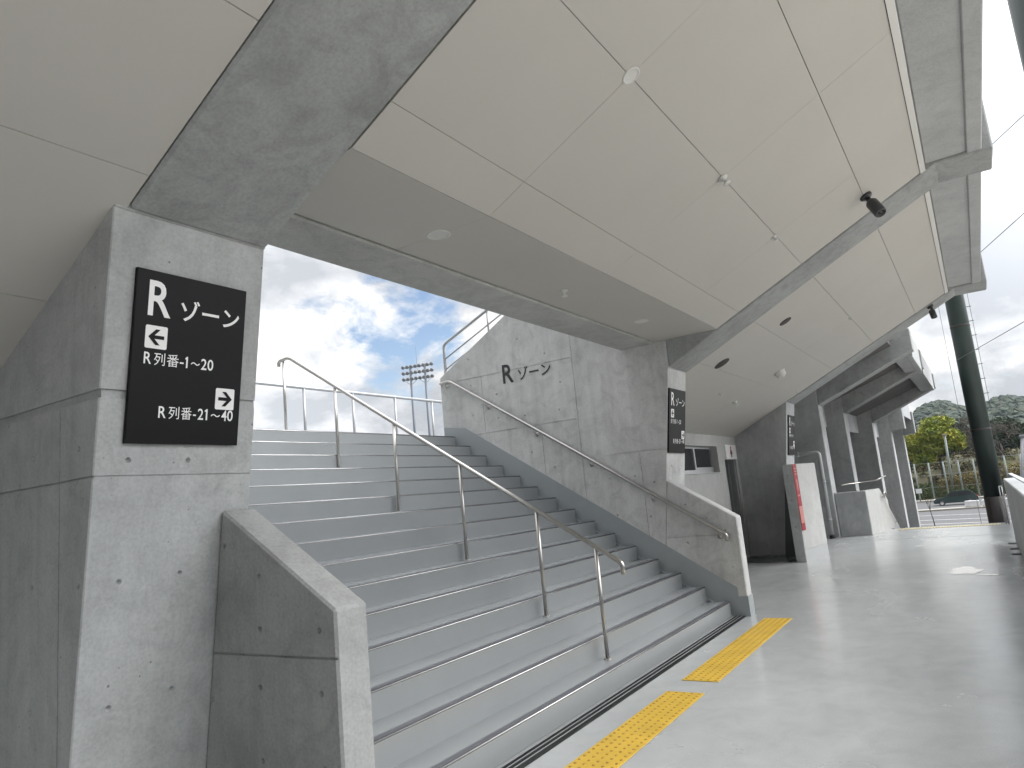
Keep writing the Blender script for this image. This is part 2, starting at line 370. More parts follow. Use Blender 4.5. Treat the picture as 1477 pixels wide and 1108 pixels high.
# ------------------------------------------------------------------ staircase
stair = thing('staircase', (4, 0, 0), 'wide light grey coated concrete staircase rising to an open landing', 'staircase')
b = B(); prof = [(0, 0)]
for k in range(1, 16): prof += [((k - 1) * T, k * R), (k * T if k < 15 else 6.4, k * R)]
prof += [(6.4, 15 * R - 0.35), (3.95, 15 * R - 0.35), (0.62, 0.0)]
b.prism(prof, 1.02, 6.95); b.bevel(0.011, 3); put('steps', b, 'step', stair)
for k in range(1, 16):
    y, z = (k - 1) * T, k * R; b = B()
    b.prism([(y + 0.0035, z - 0.006), (y + 0.004, z + 0.001), (y + 0.007, z + 0.0035), (y + 0.052, z + 0.0035), (y + 0.054, z - 0.003)], 1.05, 6.915)
    put('nosing_strip', b, 'nosing', stair)
    b = B().tube([(1.022, y + 0.0105, z - 0.0105), (6.948, y + 0.0105, z - 0.0105)], 0.0112, 14); put('nosing_lip', b, 'lip', stair)
b = B(); b.prism([(0.0, 0.0), (0.62, 0.0), (3.95, 2.23), (3.95, 2.44), (3.8, 2.44), (0.03, 0.06)], 6.95, WX - 0.001); put('side_gutter', b, 'skirt', stair)
b = B(); b.box(-1.0, 1.02, 4.05, 6.4, 15 * R - 0.35, 15 * R); put('landing_slab', b, 'step', stair)
b = B(); b.box(6.95, 14, 4.05, 6.4, 15 * R - 0.35, 15 * R); put('landing_slab', b, 'step', stair)
# ------------------------------------------------------------------ right hand stair wall with its lettering
b = B(); b.prism([(1.718, 0.0), (1.718, 4.80), (4.01, 3.51), (4.01, 0.0)], WX, WX + 0.2); b.bevel(0.008, 1)
wall = put('stair_wall', b, 'wall', label='tall fair-faced concrete wall right of the stairs carrying dark lettering', cat='wall')
def groove(b, x, y0, y1, z0, z1, w=0.011, d=0.008): b.box(x - d, x + d, min(y0, y1), max(y0, y1), min(z0, z1), max(z0, z1))
h1, v1, hl = B(), B(), B()
for z, y0, y1 in ((3.405, 1.6, 4.1), (2.56, 1.6, 4.1)): groove(h1, WX, y0, y1, z - 0.006, z + 0.006)
for y, z0, z1 in ((3.24, 2.3, 3.405), (2.3, 1.0, 2.56)): groove(v1, WX, y - 0.005, y + 0.005, z0, z1)
for y, z in ((2.555, 3.83), (2.132, 3.54), (3.447, 3.70), (3.438, 3.297), (2.994, 3.099), (1.989, 2.724), (2.493, 2.195), (3.45, 2.85), (1.93, 3.10), (2.55, 2.72), (2.0, 3.95), (3.0, 2.75), (2.15, 1.95), (1.95, 1.6)):
    hole(hl, (WX, y, z), (1, 0, 0))
carve(wall, h1, v1, hl)
b = B(); fr = (Vector((WX - 0.001, 2.855, 3.50)), Vector((0, -1, 0)), Vector((0, 0, 1)) * -1, Vector((-1, 0, 0)))
lay_text(b, 'R', (0.0, 0.0, 0.185, 0.275), fr, 0.014, 0.006); lay_text(b, 'ゾーン', (0.265, 0.085, 0.80, 0.268), fr, 0.012, 0.006)
put('lettering', b, 'ink', wall)
b = B(); pr = [(-0.206, 0.0), (-0.206, 0.225), (-0.10, 0.225), (-0.10, 0.325), (3.60, 2.685), (4.0, 2.745), (4.0, 2.3), (0.5, 0.0)]
b.prism(pr, WX - 0.004, WX + 0.0); b.box(WX - 0.004, WX + 0.2, -0.206, -0.201, 0.0, 0.225)
put('painted_skirting', b, 'skirt', stair)
b = B(); b.prism([(-0.20, 0.0), (-0.20, 1.125), (fy(1.625) - 0.002, 1.625), (fy(0) - 0.002, 0.0)], WX, WX + 0.19); b.bevel(0.01, 1)
rf = put('stair_flank_wall', b, 'wall', label='low sloping concrete wall between the stair foot and the toilets', cat='wall')
h1, hl = B(), B(); groove(h1, WX, -0.3, 0.9, 0.925, 0.936)
for y, z in ((0.39, 1.31), (-0.05, 0.98), (-0.08, 0.55), (0.42, 0.86), (0.15, 1.13)): hole(hl, (WX, y, z), (1, 0, 0))
carve(rf, h1, hl)
# left flank wall and left stair wall
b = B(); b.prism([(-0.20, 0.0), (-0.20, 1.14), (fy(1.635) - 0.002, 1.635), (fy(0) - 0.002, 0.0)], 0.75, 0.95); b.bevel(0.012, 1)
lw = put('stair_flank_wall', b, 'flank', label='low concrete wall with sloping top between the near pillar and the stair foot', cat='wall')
h1, hl = B(), B(); h1.box(0.742, 0.758, -0.3, 0.9, 0.926, 0.938)
for y, z in ((0.575, 1.452), (0.312, 1.296), (0.319, 1.052), (-0.092, 1.051), (0.702, 0.708), (0.329, 0.786), (-0.087, 0.782), (0.33, 0.46), (-0.09, 0.47), (0.33, 0.15), (-0.09, 0.15)): hole(hl, (0.75, y, z), (1, 0, 0))
carve(lw, h1, hl)
# ------------------------------------------------------------------ leaning pillars
def pillar(x0, x1, depth, label, z1=3.34, mat='concrete'):
    b = B(); zt = soff(0.39) + 0.012
    b.prism([(fy(0), 0.0), (fy(zt), zt), (0.373, zt), (0.373, z1), (depth, z1), (depth, 0)], x0, x1); b.bevel(0.014, 1)
    return put('concrete_pillar', b, mat, label=label, cat='pillar', group='concrete pillars along the concourse')
p1 = pillar(0.10, 0.915, 4.0, 'broad leaning concrete pillar at the left bearing the largest black sign', 4.9)
h1, v1, hl = B(), B(), B()
n = Vector((0, 1, NB)).normalized()
for z, d in ((2.18, 0.012), (1.815, 0.006)):
    h1.box(0.0, 0.115 if d > 0.01 else 0.108, 0.3, 4.2, z - (0.02 if d > 0.01 else 0.005), z + (0.02 if d > 0.01 else 0.005))
    h1.box(0.05, 1.0, fy(z) - 0.05, fy(z) + d, z - (0.02 if d > 0.01 else 0.004), z + (0.02 if d > 0.01 else 0.004))
v1.box(0.0, 0.107, 0.846, 0.856, 0.0, 2.16)
for x, z in ((0.25, 1.346), (0.543, 1.347), (0.541, 0.811), (0.245, 0.805), (0.252, 1.886), (0.547, 1.885), (0.25, 0.3), (0.55, 0.3)): hole(hl, (x, fy(z), z), n)
for y, z in ((0.68, 1.95), (1.1, 1.95), (0.68, 1.35), (1.1, 1.35), (1.1, 0.8), (0.7, 1.80), (1.35, 1.80)): hole(hl, (0.10, y, z), (1, 0, 0))
carve(p1, h1, v1, hl)
p2 = pillar(WX, 7.64, 1.715, 'leaning concrete pillar at the right edge of the stairs, between stairs and toilets', 4.95, 'wall')
h1, hl = B(), B(); h1.box(6.8, 7.7, fy(2.0) - 0.05, fy(2.0) + 0.008, 1.995, 2.007)
for x, z in ((7.15, 1.80), (7.5, 1.80), (7.3, 1.72)): hole(hl, (x, fy(z), z), n)
groove(h1, WX, 0.3, 1.8, 2.015, 2.026); v1 = B(); groove(v1, WX, 0.895, 0.906, 0.6, 2.02)
for y, z in ((1.35, 1.72), (0.85, 1.2), (1.3, 1.25), (0.75, 1.62), (1.45, 0.95), (1.0, 1.72)): hole(hl, (WX, y, z), (1, 0, 0))
carve(p2, h1, v1, hl)
p3 = pillar(13.60, 14.35, 4.0, 'dark-sided leaning concrete pillar behind the white screen wall')
h1, v1 = B(), B()
for z in (2.1, 1.0): h1.box(13.5, 13.607, 0.3, 4, z - 0.005, z + 0.005)
for y in (0.95,): v1.box(13.5, 13.606, y - 0.005, y + 0.005, 0, 2.3)
carve(p3, h1, v1)
# ------------------------------------------------------------------ sloping beams with their level tips
def beam(x0, x1, y0, label):
    b = B(); b.prism([(y0, soff(y0)), (-2.82, soff(-2.82)), (-3.33, 4.62), (-3.33, 5.55), (-3.0, 5.55), (-2.7, 5.2), (y0, soff(y0) + 0.75)], x0, x1); b.bevel(0.014, 1)
    return put('roof_beam', b, 'beam', label=label, cat='beam', group='sloping beams under the stand')
beam(0.165, 0.913, 0.37, 'widest sloping concrete beam overhead, resting on the left pillar')
beam(WX - 0.004, 7.638, 0.37, 'sloping concrete beam crossing the ceiling, resting on the pillar beside the stairs')
beam(13.602, 14.348, 0.38, 'sloping concrete beam at the far end of the white ceiling')
b = B(); b.box(0.885, WX + 0.03, 0.53, 1.0, 3.354, 4.6); b.bevel(0.012, 1)
lint = put('lintel_beam', b, 'lintel', label='level concrete lintel spanning the top of the stair opening', cat='beam')
# ------------------------------------------------------------------ ceilings: boards with open joints
def board(b, x0, x1, y0, y1, zf, g=0.0026, t=0.02):
    k = 0.0012; rg = random.Random(int(x0 * 91 + y0 * 37)); d0, d1 = rg.uniform(0, 0.0015), rg.uniform(0, 0.0015)      # boards never sit perfectly level
    b.prism([(y0 + g, zf(y0 + g) + d0), (y1 - g, zf(y1 - g) + d1), (y1 - g, zf(y1 - g) + t), (y0 + g, zf(y0 + g) + t)], x0 + k, x1 - k)
def ceiling(xs, ys, zf, name='ceiling'):
    b = B()
    for i in range(len(xs) - 1):
        for j in range(len(ys) - 1): board(b, xs[i], xs[i + 1], ys[j], ys[j + 1], zf)
    return b
YJ = [-2.665, -2.14, -1.36, -0.582]
b = ceiling([-13, -9.5, -5.9, -2.3, 0.157], YJ + [0.195, 0.99, 1.52], ceil)
put('ceiling', b, 'ceiling', kind='structure')
b = ceiling([0.925, 2.145, 3.94, 5.72, WX - 0.03], YJ + [-0.30], ceil); put('ceiling', b, 'ceiling', kind='structure')
b = ceiling([0.925, 2.145, WX - 0.008], [-0.30, 0.508], lambda y: 3.366); put('ceiling', b, 'ceiling', kind='structure')
b = ceiling([7.66, 8.95, 10.75, 12.55, 13.575], YJ + [0.195, 0.99, 1.52], ceil); put('ceiling', b, 'ceiling', kind='structure')
# seating deck above keeps the light out
for x0, x1, yb in ((-13, 0.75, 6.5), (0.95, 7.0, 0.9), (7.24, 14.35, 6.5)):
    b = B(); zf = lambda y: ceil(y) + 0.12
    b.prism([(-2.70, zf(-2.70)), (yb, zf(yb)), (yb, zf(yb) + 1.2), (-2.70, 5.5)] if yb > 1 else [(-2.70, zf(-2.70)), (-0.36, zf(-0.36)), (0.52, zf(-0.36)), (0.52, 5.2), (-2.70, 5.5)], x0, x1)
    put('seating_deck', b, 'gap', kind='structure')
# edge trims, soffit panels and fascias between the beam tips
for x0, x1, lb in ((-6.0, 0.16, 'concrete edge panel left of the widest overhead beam'), (0.918, WX - 0.006, 'concrete edge panel along the roof rim above the stairs'), (7.643, 13.597, 'concrete edge panel along the roof rim beyond the stairs')):
    t = thing('fascia_panel', ((x0 + x1) / 2, -2.95, 4.6), lb, 'roof edge', 'concrete panels along the roof edge')
    b = B(); b.prism([(-2.725, 4.655), (-3.10, 4.665), (-3.10, 4.64), (-3.235, 4.64), (-3.235, 5.5), (-3.05, 5.5), (-3.05, 4.9), (-2.725, 4.9)], x0, x1); b.bevel(0.01, 1); put('soffit', b, 'fascia', t)
    b = B(); b.prism([(-2.668, ceil(-2.672) - 0.012), (-2.72, ceil(-2.72) - 0.012), (-2.72, 5.2), (-2.668, 5.2)], x0 + 0.01, x1 - 0.01); put('edge_trim', b, 'fitting', t)
# ------------------------------------------------------------------ black zone signs
def zone_sign(x, label):
    nz = Vector((0, -1, -NB)).normalized(); V = Vector((0, NB, -1)).normalized(); U = Vector((1, 0, 0))
    O = Vector((x, fy(2.764), 2.764)); t = thing('wall_sign', O + V * 0.81, label, 'sign', 'black zone signs on the pillars')
    b = B(); vs = [O + U * u + V * v + nz * h for h in (0.001, 0.022) for u, v in ((0, 0), (0.586, 0), (0.586, 0.812), (0, 0.812))]
    m = [b.bm.verts.new(v) for v in vs]
    for f in ((0, 1, 2, 3), (4, 5, 6, 7), (0, 1, 5, 4), (1, 2, 6, 5), (2, 3, 7, 6), (3, 0, 4, 7)): b.bm.faces.new([m[i] for i in f])
    bmesh.ops.recalc_face_normals(b.bm, faces=b.bm.faces); b.bevel(0.002, 1); put('board', b, 'black', t)
    F = (O + nz * 0.0225, U, V, nz); b = B()
    lay_text(b, 'R', (0.06, 0.047, 0.172, 0.214), F, 0.014); lay_text(b, 'ゾーン', (0.222, 0.108, 0.548, 0.214), F, 0.014)
    def one(p0, p1, v0, v1): lay_poly(b, [(p1 - 0.0085, v1), (p1, v1), (p1, v0), (p1 - 0.006, v0), (p0 - 0.003, v0 + 0.009), (p0 - 0.001, v0 + 0.015), (p1 - 0.0085, v0 + 0.012)], F)
    def run(a, k, v0, v1, parts):
        for w_, p0, p1 in parts:
            u0, u1 = a + p0 * k, a + p1 * k; h_ = v1 - v0
            if w_ == '1': one(u0, u1, v0, v1)
            elif w_ == '-': lay_poly(b, [(u0, v0 + h_ * 0.55), (u1, v0 + h_ * 0.55), (u1, v0 + h_ * 0.68), (u0, v0 + h_ * 0.68)], F)
            elif w_ == '〜': lay_text(b, w_, (u0, v0 + h_ * 0.42, u1, v0 + h_ * 0.68), F, 0.012)
            elif w_ in '列番': lay_text(b, w_, (u0, v0 - 0.002, u1, v1 + 0.003), F, 0.0)
            else: lay_text(b, w_, (u0, v0, u1, v1), F, 0.010)
    run(0.057, 0.359 / 369, 0.386, 0.441, (('R', 0, 37), ('列', 51, 106), ('番', 116, 178), ('-', 184, 204), ('1', 214, 226), ('〜', 243, 293), ('2', 300, 331), ('0', 336, 369)))
    run(0.146, 0.400 / 395, 0.634, 0.689, (('R', 0, 37), ('列', 50, 103), ('番', 113, 167), ('-', 175, 191), ('2', 200, 230), ('1', 239, 252), ('〜', 270, 322), ('4', 330, 360), ('0', 363, 395)))
    put('lettering', b, 'white', t)
    for u0, v0, s in ((0.056, 0.259, -1), (0.440, 0.524, 1)):
        b = B(); w, r = 0.108, 0.008; pts = []
        for cx, cy, a0 in ((u0 + w - r, v0 + r, -90), (u0 + w - r, v0 + w - r, 0), (u0 + r, v0 + w - r, 90), (u0 + r, v0 + r, 180)):
            for k in range(4): a = math.radians(a0 + 30 * k); pts.append((cx + r * math.cos(a), cy + r * math.sin(a)))
        lay_poly(b, pts, F, 0.0015); sq = put('arrow_square', b, 'white', t)
        b = B(); c = (u0 + w / 2, v0 + w / 2); k = 0.0085
        P = lambda du, dv: (c[0] + s * du, c[1] + dv)
        lay_poly(b, [P(-0.038, -k), P(0.022, -k), P(0.022, k), P(-0.038, k)], F, 0.003)
        lay_poly(b, [P(0.040, 0), P(0.004, -0.037), P(-0.018, -0.037), P(0.018, 0)], F, 0.0033); lay_poly(b, [P(0.040, 0), P(0.018, 0), P(-0.018, 0.037), P(0.004, 0.037)], F, 0.0033)
        put('arrow', b, 'black', sq)
    return t
zone_sign(0.218, 'large black sign with white lettering and arrows on the left pillar')
zone_sign(6.995, 'black sign with white lettering on the pillar beside the stairs')
zone_sign(13.70, 'small distant black sign above the white screen wall')
# ------------------------------------------------------------------ handrails
def arc(p, a, c, k=5):
    """round the corner p between a and c"""
    p, a, c = Vector(p), Vector(a), Vector(c); return [tuple((a * (1 - t) ** 2 + p * 2 * t * (1 - t) + c * t ** 2)) for t in [i / k for i in range(k + 1)]]
X0 = 4.073
t = thing('handrail', (X0, 2, 0.17), 'stainless steel handrail standing on posts in the middle of the stairs', 'handrail')
S = Vector((0, T, R)).normalized()
lo = Vector((X0, -0.044, 0.950)); hi = Vector((X0, 3.972, 3.479))
d = (hi - lo).normalized(); pts = [(X0, -0.047, 0.86)] + arc(lo, lo + Vector((0, -0.003, -0.03)), lo + d * 0.03) + arc(hi, hi - d * 0.05, hi + Vector((0, 0.05, -0.004))) + arc((X0, 4.145, 3.465), (X0, 4.11, 3.468), (X0, 4.15, 3.43)) + [(X0, 4.15, 3.40)]
b = B().tube(pts, 0.0205, 14); put('rail', b, 'steel', t)
def railz(y): return lo.z + (hi.z - lo.z) * (y - lo.y) / (hi.y - lo.y)
for y, k in ((0.185, 1), (0.742, 3), (1.565, 6), (2.385, 9), (3.225, 12), (4.068, 15)):
    b = B().tube([(X0, y, k * R - 0.01), (X0, y, min(railz(y), 3.47) - 0.01)], 0.0165, 12); b.lathe((X0, y, k * R), (0, 0, 1), [(0, 0.006), (0.034, 0.006), (0.034, 0.0), (0, 0)], 16)
    put('post', b, 'steel', t)
XW = 6.94
t = thing('wall_handrail', (XW, 2, 1), 'stainless steel handrail fixed with brackets along the right stair wall', 'handrail')
lo2 = Vector((XW, -0.073, 0.93)); hi2 = Vector((XW, 3.809, 3.427)); d2 = (hi2 - lo2).normalized()
pts = [(XW, -0.072, 0.861)] + arc(lo2, lo2 + Vector((0, 0, -0.03)), lo2 + d2 * 0.03) + arc(hi2, hi2 - d2 * 0.05, hi2 + Vector((0, 0.05, -0.003))) + arc((XW, 3.96, 3.415), (XW, 3.92, 3.417), (WX - 0.03, 3.985, 3.415)) + [(WX, 3.985, 3.415)]
b = B().tube(pts, 0.0195, 14); put('rail', b, 'steel', t)
for y in (0.02, 0.791, 1.59, 2.376, 3.149, 3.88):
    z = min(lo2.z + (hi2.z - lo2.z) * (y - lo2.y) / (hi2.y - lo2.y), 3.42)
    b = B().tube([(XW, y, z - 0.015), (XW, y, z - 0.06), (XW + 0.02, y, z - 0.075), (WX, y, z - 0.075)], 0.007, 8); b.lathe((WX, y, z - 0.075), (-1, 0, 0), [(0, 0.007), (0.03, 0.007), (0.03, 0), (0, 0)], 16)
    put('bracket', b, 'steel', t)
# guard rail on top of the right wall
t = thing('guard_rail', (7.12, 3.2, 3.9), 'grey steel guard rail with two lower bars on the sloping top of the stair wall', 'railing')
gz = lambda y: 4.055 + (3.98 - y) * 0.42
b = B().tube([(7.12, 3.99, 3.5), (7.12, 3.99, 3.97)] + arc((7.12, 3.985, 4.06), (7.12, 3.99, 4.0), (7.12, 3.91, 4.085)) + [(7.12, 1.4, gz(1.4))], 0.021, 10); put('top_rail', b, 'galv', t)
for o in (0.235, 0.40): b = B().tube([(7.12, 3.985, gz(3.98) - o), (7.12, 1.4, gz(1.4) - o * 0.9)], 0.012, 8); put('lower_bar', b, 'galv', t)
b = B().tube([(7.12, 3.12, 4.0), (7.12, 3.12, gz(3.12))], 0.015, 8); put('post', b, 'galv', t)
b = B().tube([(7.12, 2.2, 4.4), (7.12, 2.2, gz(2.2))], 0.015, 8); put('post', b, 'galv', t)
t = thing('landing_rail', (6, 6.2, 2.58), 'grey steel railing along the far side of the stair landing', 'railing')
b = B().tube([(-0.8, 6.2, 3.67), (13.8, 6.2, 3.67)], 0.027, 10); put('top_rail', b, 'galv', t)
for k in range(-6, 7):
    x = 6.23 + 1.075 * k; b = B().tube([(x, 6.2, 2.57), (x, 6.2, 3.66)], 0.022, 8); put('post', b, 'galv', t)
# ------------------------------------------------------------------ drain and tactile paving
t = thing('drain_grate', (4, -0.09, 0), 'long dark slotted drain grating in the floor at the stair foot', 'drain')
b = B(); b.box(0.96, 7.16, -0.158, -0.030, 0.001, 0.004); put('channel', b, 'slot', t)
b = B()
for y in (-0.116, -0.074): b.box(0.96, 7.16, y, y + 0.006, 0.004, 0.0095)
put('frame_lines', b, 'alu', t); b = B()
for k in range(413):
    x = 0.965 + k * 0.015; b.box(x, x + 0.003, -0.153, -0.034, 0.0045, 0.0065)
put('bars', b, 'grate', t)
def tactile(x0, x1, label):
    t = thing('tactile_paving', ((x0 + x1) / 2, -0.54, 0), label, 'tactile paving', 'yellow tactile strips')
    b = B(); b.box(x0, x1, -0.69, -0.39, 0.001, 0.006); b.bevel(0.002, 1); put('sheet', b, 'yellow', t)
    b = B(); n = int((x1 - x0) / 0.06)
    for i in range(n):
        for j in range(5):
            b.lathe((x0 + (x1 - x0) * (i + 0.5) / n, -0.69 + 0.06 * (j + 0.5), 0.0055), (0, 0, 1), [(0.0115, 0), (0.0095, 0.0035), (0.007, 0.0047), (0, 0.005)], 10)
    put('studs', b, 'amber', t)
tactile(1.45, 3.87, 'yellow tactile paving strip nearest the camera at the stair foot')
tactile(4.20, 6.86, 'yellow tactile paving strip at the right end of the stair foot')
b = B(); b.box(18.36, 18.66, -2.85, -0.75, 0.001, 0.007); n = 35
for i in range(n):
    for j in range(5): b.lathe((18.36 + 0.06 * (j + 0.5), -2.85 + 2.1 * (i + 0.5) / n, 0.0065), (0, 0, 1), [(0.0115, 0), (0.008, 0.004), (0, 0.005)], 6)
put('tactile_paving', b, 'paleyellow', label='distant pale yellow tactile strip across the end of the concourse floor', cat='tactile paving', group='yellow tactile strips')
# ------------------------------------------------------------------ ceiling fittings
cn = Vector((0, -0.507, -1)).normalized()
def downlight(x, y, z, n, label, r=0.085):
    t = thing('downlight', (x, y, z), label, 'ceiling light', 'round recessed ceiling lights')
    b = B().lathe((x, y, z), n, [(r * 0.74, -0.002), (r * 0.76, 0.004), (r * 0.9, 0.007), (r, 0.003), (r, -0.006)], 28); put('ring', b, 'fitting', t)
    b = B().lathe((x, y, z), n, [(0, 0.001), (r * 0.4, 0.0015), (r * 0.78, 0.003)], 28); put('diffuser', b, 'fitting', t)
downlight(2.145, 0.126, 3.366, Vector((0, 0, -1)), 'white ceiling light nearest the lintel, left of the other level one')
downlight(5.753, 0.172, 3.366, Vector((0, 0, -1)), 'white ceiling light near the stair pillar above the wall lettering', 0.08)
downlight(2.145, -1.366, ceil(-1.366), cn, 'white ceiling light on a board joint high on the sloping ceiling', 0.058)
def sprinkler(x, y, z, n, label, s=1.0):
    b = B().lathe((x, y, z), n, [(0, 0.0), (0.038 * s, 0.0), (0.034 * s, 0.012 * s), (0.014 * s, 0.016 * s), (0.012 * s, 0.05 * s), (0.03 * s, 0.055 * s), (0.03 * s, 0.06 * s), (0, 0.06 * s)], 14)
    put('sprinkler_head', b, 'fitting', label=label, cat='sprinkler', group='small white ceiling sprinklers')
sprinkler(3.94, -1.36, ceil(-1.36), cn, 'white sprinkler head on a joint in the middle of the sloping ceiling', 1.1)
sprinkler(5.70, -1.345, ceil(-1.345), cn, 'small white sprinkler head between the ceiling camera and the stair lettering', 0.8)
sprinkler(3.996, 0.178, 3.366, Vector((0, 0, -1)), 'white sprinkler head on the level ceiling strip by the lintel', 1.0)
sprinkler(10.83, 0.66, ceil(0.66), cn, 'white sprinkler head above the toilet window', 1.3)
sprinkler(9.70, 0.57, ceil(0.57), cn, 'tiny white sprinkler head nearest the pillar sign beside the toilets', 0.7)
sprinkler(13.3, 0.10, ceil(0.10), cn, 'tiny white sprinkler head near the far sloping beam', 0.7)
sprinkler(10.7, -1.34, ceil(-1.34), cn, 'tiny white sprinkler head high on the ceiling beyond the stair pillar', 0.6)
def speaker(x, y, r, label):
    t = thing('ceiling_speaker', (x, y, ceil(y)), label, 'speaker', 'round dark ceiling speakers')
    b = B().lathe((x, y, ceil(y)), cn, [(0, 0.004), (r * 0.93, 0.004), (r * 0.95, 0.003)], 30); put('grille', b, 'speaker', t)
    b = B().lathe((x, y, ceil(y)), cn, [(r * 0.93, 0.003), (r * 0.97, 0.008), (r, 0.006), (r, -0.004)], 30); put('rim', b, 'speaker', t)
speaker(8.35, 0.09, 0.118, 'larger dark round speaker in the ceiling beside the stair pillar')
speaker(8.55, -0.79, 0.088, 'smaller dark round speaker higher up the sloping ceiling')
t = thing('smoke_detector', (10.93, -0.12, ceil(-0.12)), 'white drum-shaped detector on the ceiling in front of the toilets', 'detector')
b = B().lathe((10.93, -0.12, ceil(-0.12)), cn, [(0, 0.0), (0.10, 0.0), (0.10, 0.012), (0.088, 0.016), (0.085, 0.075), (0.06, 0.095), (0, 0.10)], 24); put('body', b, 'fitting', t)
b = B().lathe(Vector((10.93, -0.12, ceil(-0.12))) + cn * 0.1, cn, [(0.03, -0.005), (0.026, 0.012), (0, 0.018)], 16); put('lens', b, 'fitting', t)
def cctv(base, tip, r, label):
    base, tip = Vector(base), Vector(tip); t = thing('security_camera', base, label, 'camera', 'dark cameras hanging from the ceiling')
    b = B().lathe(base, cn, [(0, -0.005), (r * 1.05, -0.005), (r * 1.05, 0.02), (r * 0.8, 0.035), (0, 0.035)], 20); put('base', b, 'camera', t)
    ax = (tip - base).normalized(); s = base + (tip - base) * 0.36; knee = base + cn * 0.06
    b = B().tube([base + cn * 0.02, knee, s + ax * 0.01], r * 0.42, 10); put('arm', b, 'camera', t)
    L = (tip - s).length
    b = B().lathe(s, ax, [(0, 0), (r * 0.8, 0.0), (r, r * 0.35), (r, L - 0.012), (r * 0.9, L), (r * 0.7, L), (r * 0.68, L - 0.02), (0, L - 0.02)], 24); put('housing', b, 'camera', t)
    b = B().lathe(tip - ax * 0.019, ax, [(r * 0.4, 0), (r * 0.3, 0.008), (0, 0.010)], 16); put('lens', b, 'glass', t)
cctv((6.437, -2.154, ceil(-2.154)), (6.330, -2.272, 4.045), 0.060, 'dark camera on the ceiling in front of the beam beside the stairs')
cctv((13.72, -2.392, ceil(-2.392) - 0.02), (13.68, -2.43, 4.17), 0.055, 'distant dark camera at the far end of the white ceiling')
# ------------------------------------------------------------------ toilet front
t = thing('toilet_wall', (10.6, 1.6, 0), 'pale concrete wall of the toilets with a sliding window and a dark doorway', 'wall')
b = B(); Y0, Y1 = 1.52, 1.72
b.box(7.64, 9.6, Y0, Y1, 0, 2.48); b.box(9.6, 12.27, Y0, Y1, 0, 1.74); b.box(9.6, 12.27, Y0, Y1, 2.23, 2.48); b.box(12.27, 12.66, Y0, Y1, 0, 2.48); b.box(12.66, 13.44, Y0, Y1, 1.975, 2.48); b.box(13.44, 13.6, Y0, Y1, 0, 2.48)
bmesh.ops.remove_doubles(b.bm, verts=b.bm.verts, dist=0.0005); put('wall', b, 'screen', t)
w = B(); w.box(9.6, 12.27, 1.63, 1.66, 1.74, 1.80); w.box(9.6, 12.27, 1.63, 1.66, 2.19, 2.23); w.box(12.23, 12.27, 1.63, 1.66, 1.80, 2.19); w.box(11.15, 11.21, 1.61, 1.65, 1.80, 2.19); w.box(11.22, 12.22, 1.625, 1.645, 1.80, 1.845); w.box(9.6, 12.3, 1.50, 1.63, 1.725, 1.738)
wf = put('window', w, 'alu', t)
b = B(); b.box(9.6, 11.15, 1.635, 1.64, 1.80, 2.19); b.box(11.21, 12.23, 1.655, 1.66, 1.80, 2.19); put('pane', b, 'glass', wf)
b = B(); b.box(12.66, 12.98, 1.66, 1.70, 0, 1.975); d_ = put('door', b, 'door', t)
b = B(); b.box(12.98, 13.02, 1.62, 1.70, 0, 1.975); b.box(13.14, 13.165, 1.60, 1.66, 0, 1.975); b.box(13.40, 13.438, 1.55, 1.68, 0, 1.97); put('frame', b, 'alu', d_)
b = B(); b.box(13.02, 13.44, 1.72, 1.74, 0, 1.975); put('inner_door', b, 'door', t)
b = B(); b.box(7.64, 13.6, 1.74, 1.80, 0, 2.35); put('rear_lining', b, 'gap', t)
t = thing('toilet_sign', (13.13, 1.51, 2.0), 'white toilet sign with a red figure above the dark doorway', 'sign')
b = B(); b.box(12.78, 13.50, 1.502, 1.518, 1.985, 2.275); b.bevel(0.003, 1); put('plate', b, 'white', t)
b = B(); F = (Vector((13.13, 1.501, 2.13)), Vector((1, 0, 0)), Vector((0, 0, -1)), Vector((0, -1, 0)))
lay_poly(b, [(0.035 * math.cos(a * math.pi / 8), -0.085 + 0.03 * math.sin(a * math.pi / 8)) for a in range(16)], F, 0.002)
lay_poly(b, [(-0.03, -0.05), (0.03, -0.05), (0.085, 0.04), (0.035, 0.04), (0.03, 0.11), (-0.03, 0.11), (-0.035, 0.04), (-0.085, 0.04)], F, 0.002); put('figure', b, 'redglyph', t)
b = B(); lay_poly(b, [(-0.018, -0.045), (0.018, -0.045), (0.04, 0.0), (0.03, 0.105), (-0.03, 0.105), (-0.04, 0.0)], F, 0.003); put('figure_centre', b, 'ink', t)
b = B(); b.box(-13, 0.1, 1.52, 1.72, 0, 2.48); put('rear_wall', b, 'concrete', label='dark concrete rear wall left of the broad left pillar', cat='wall')
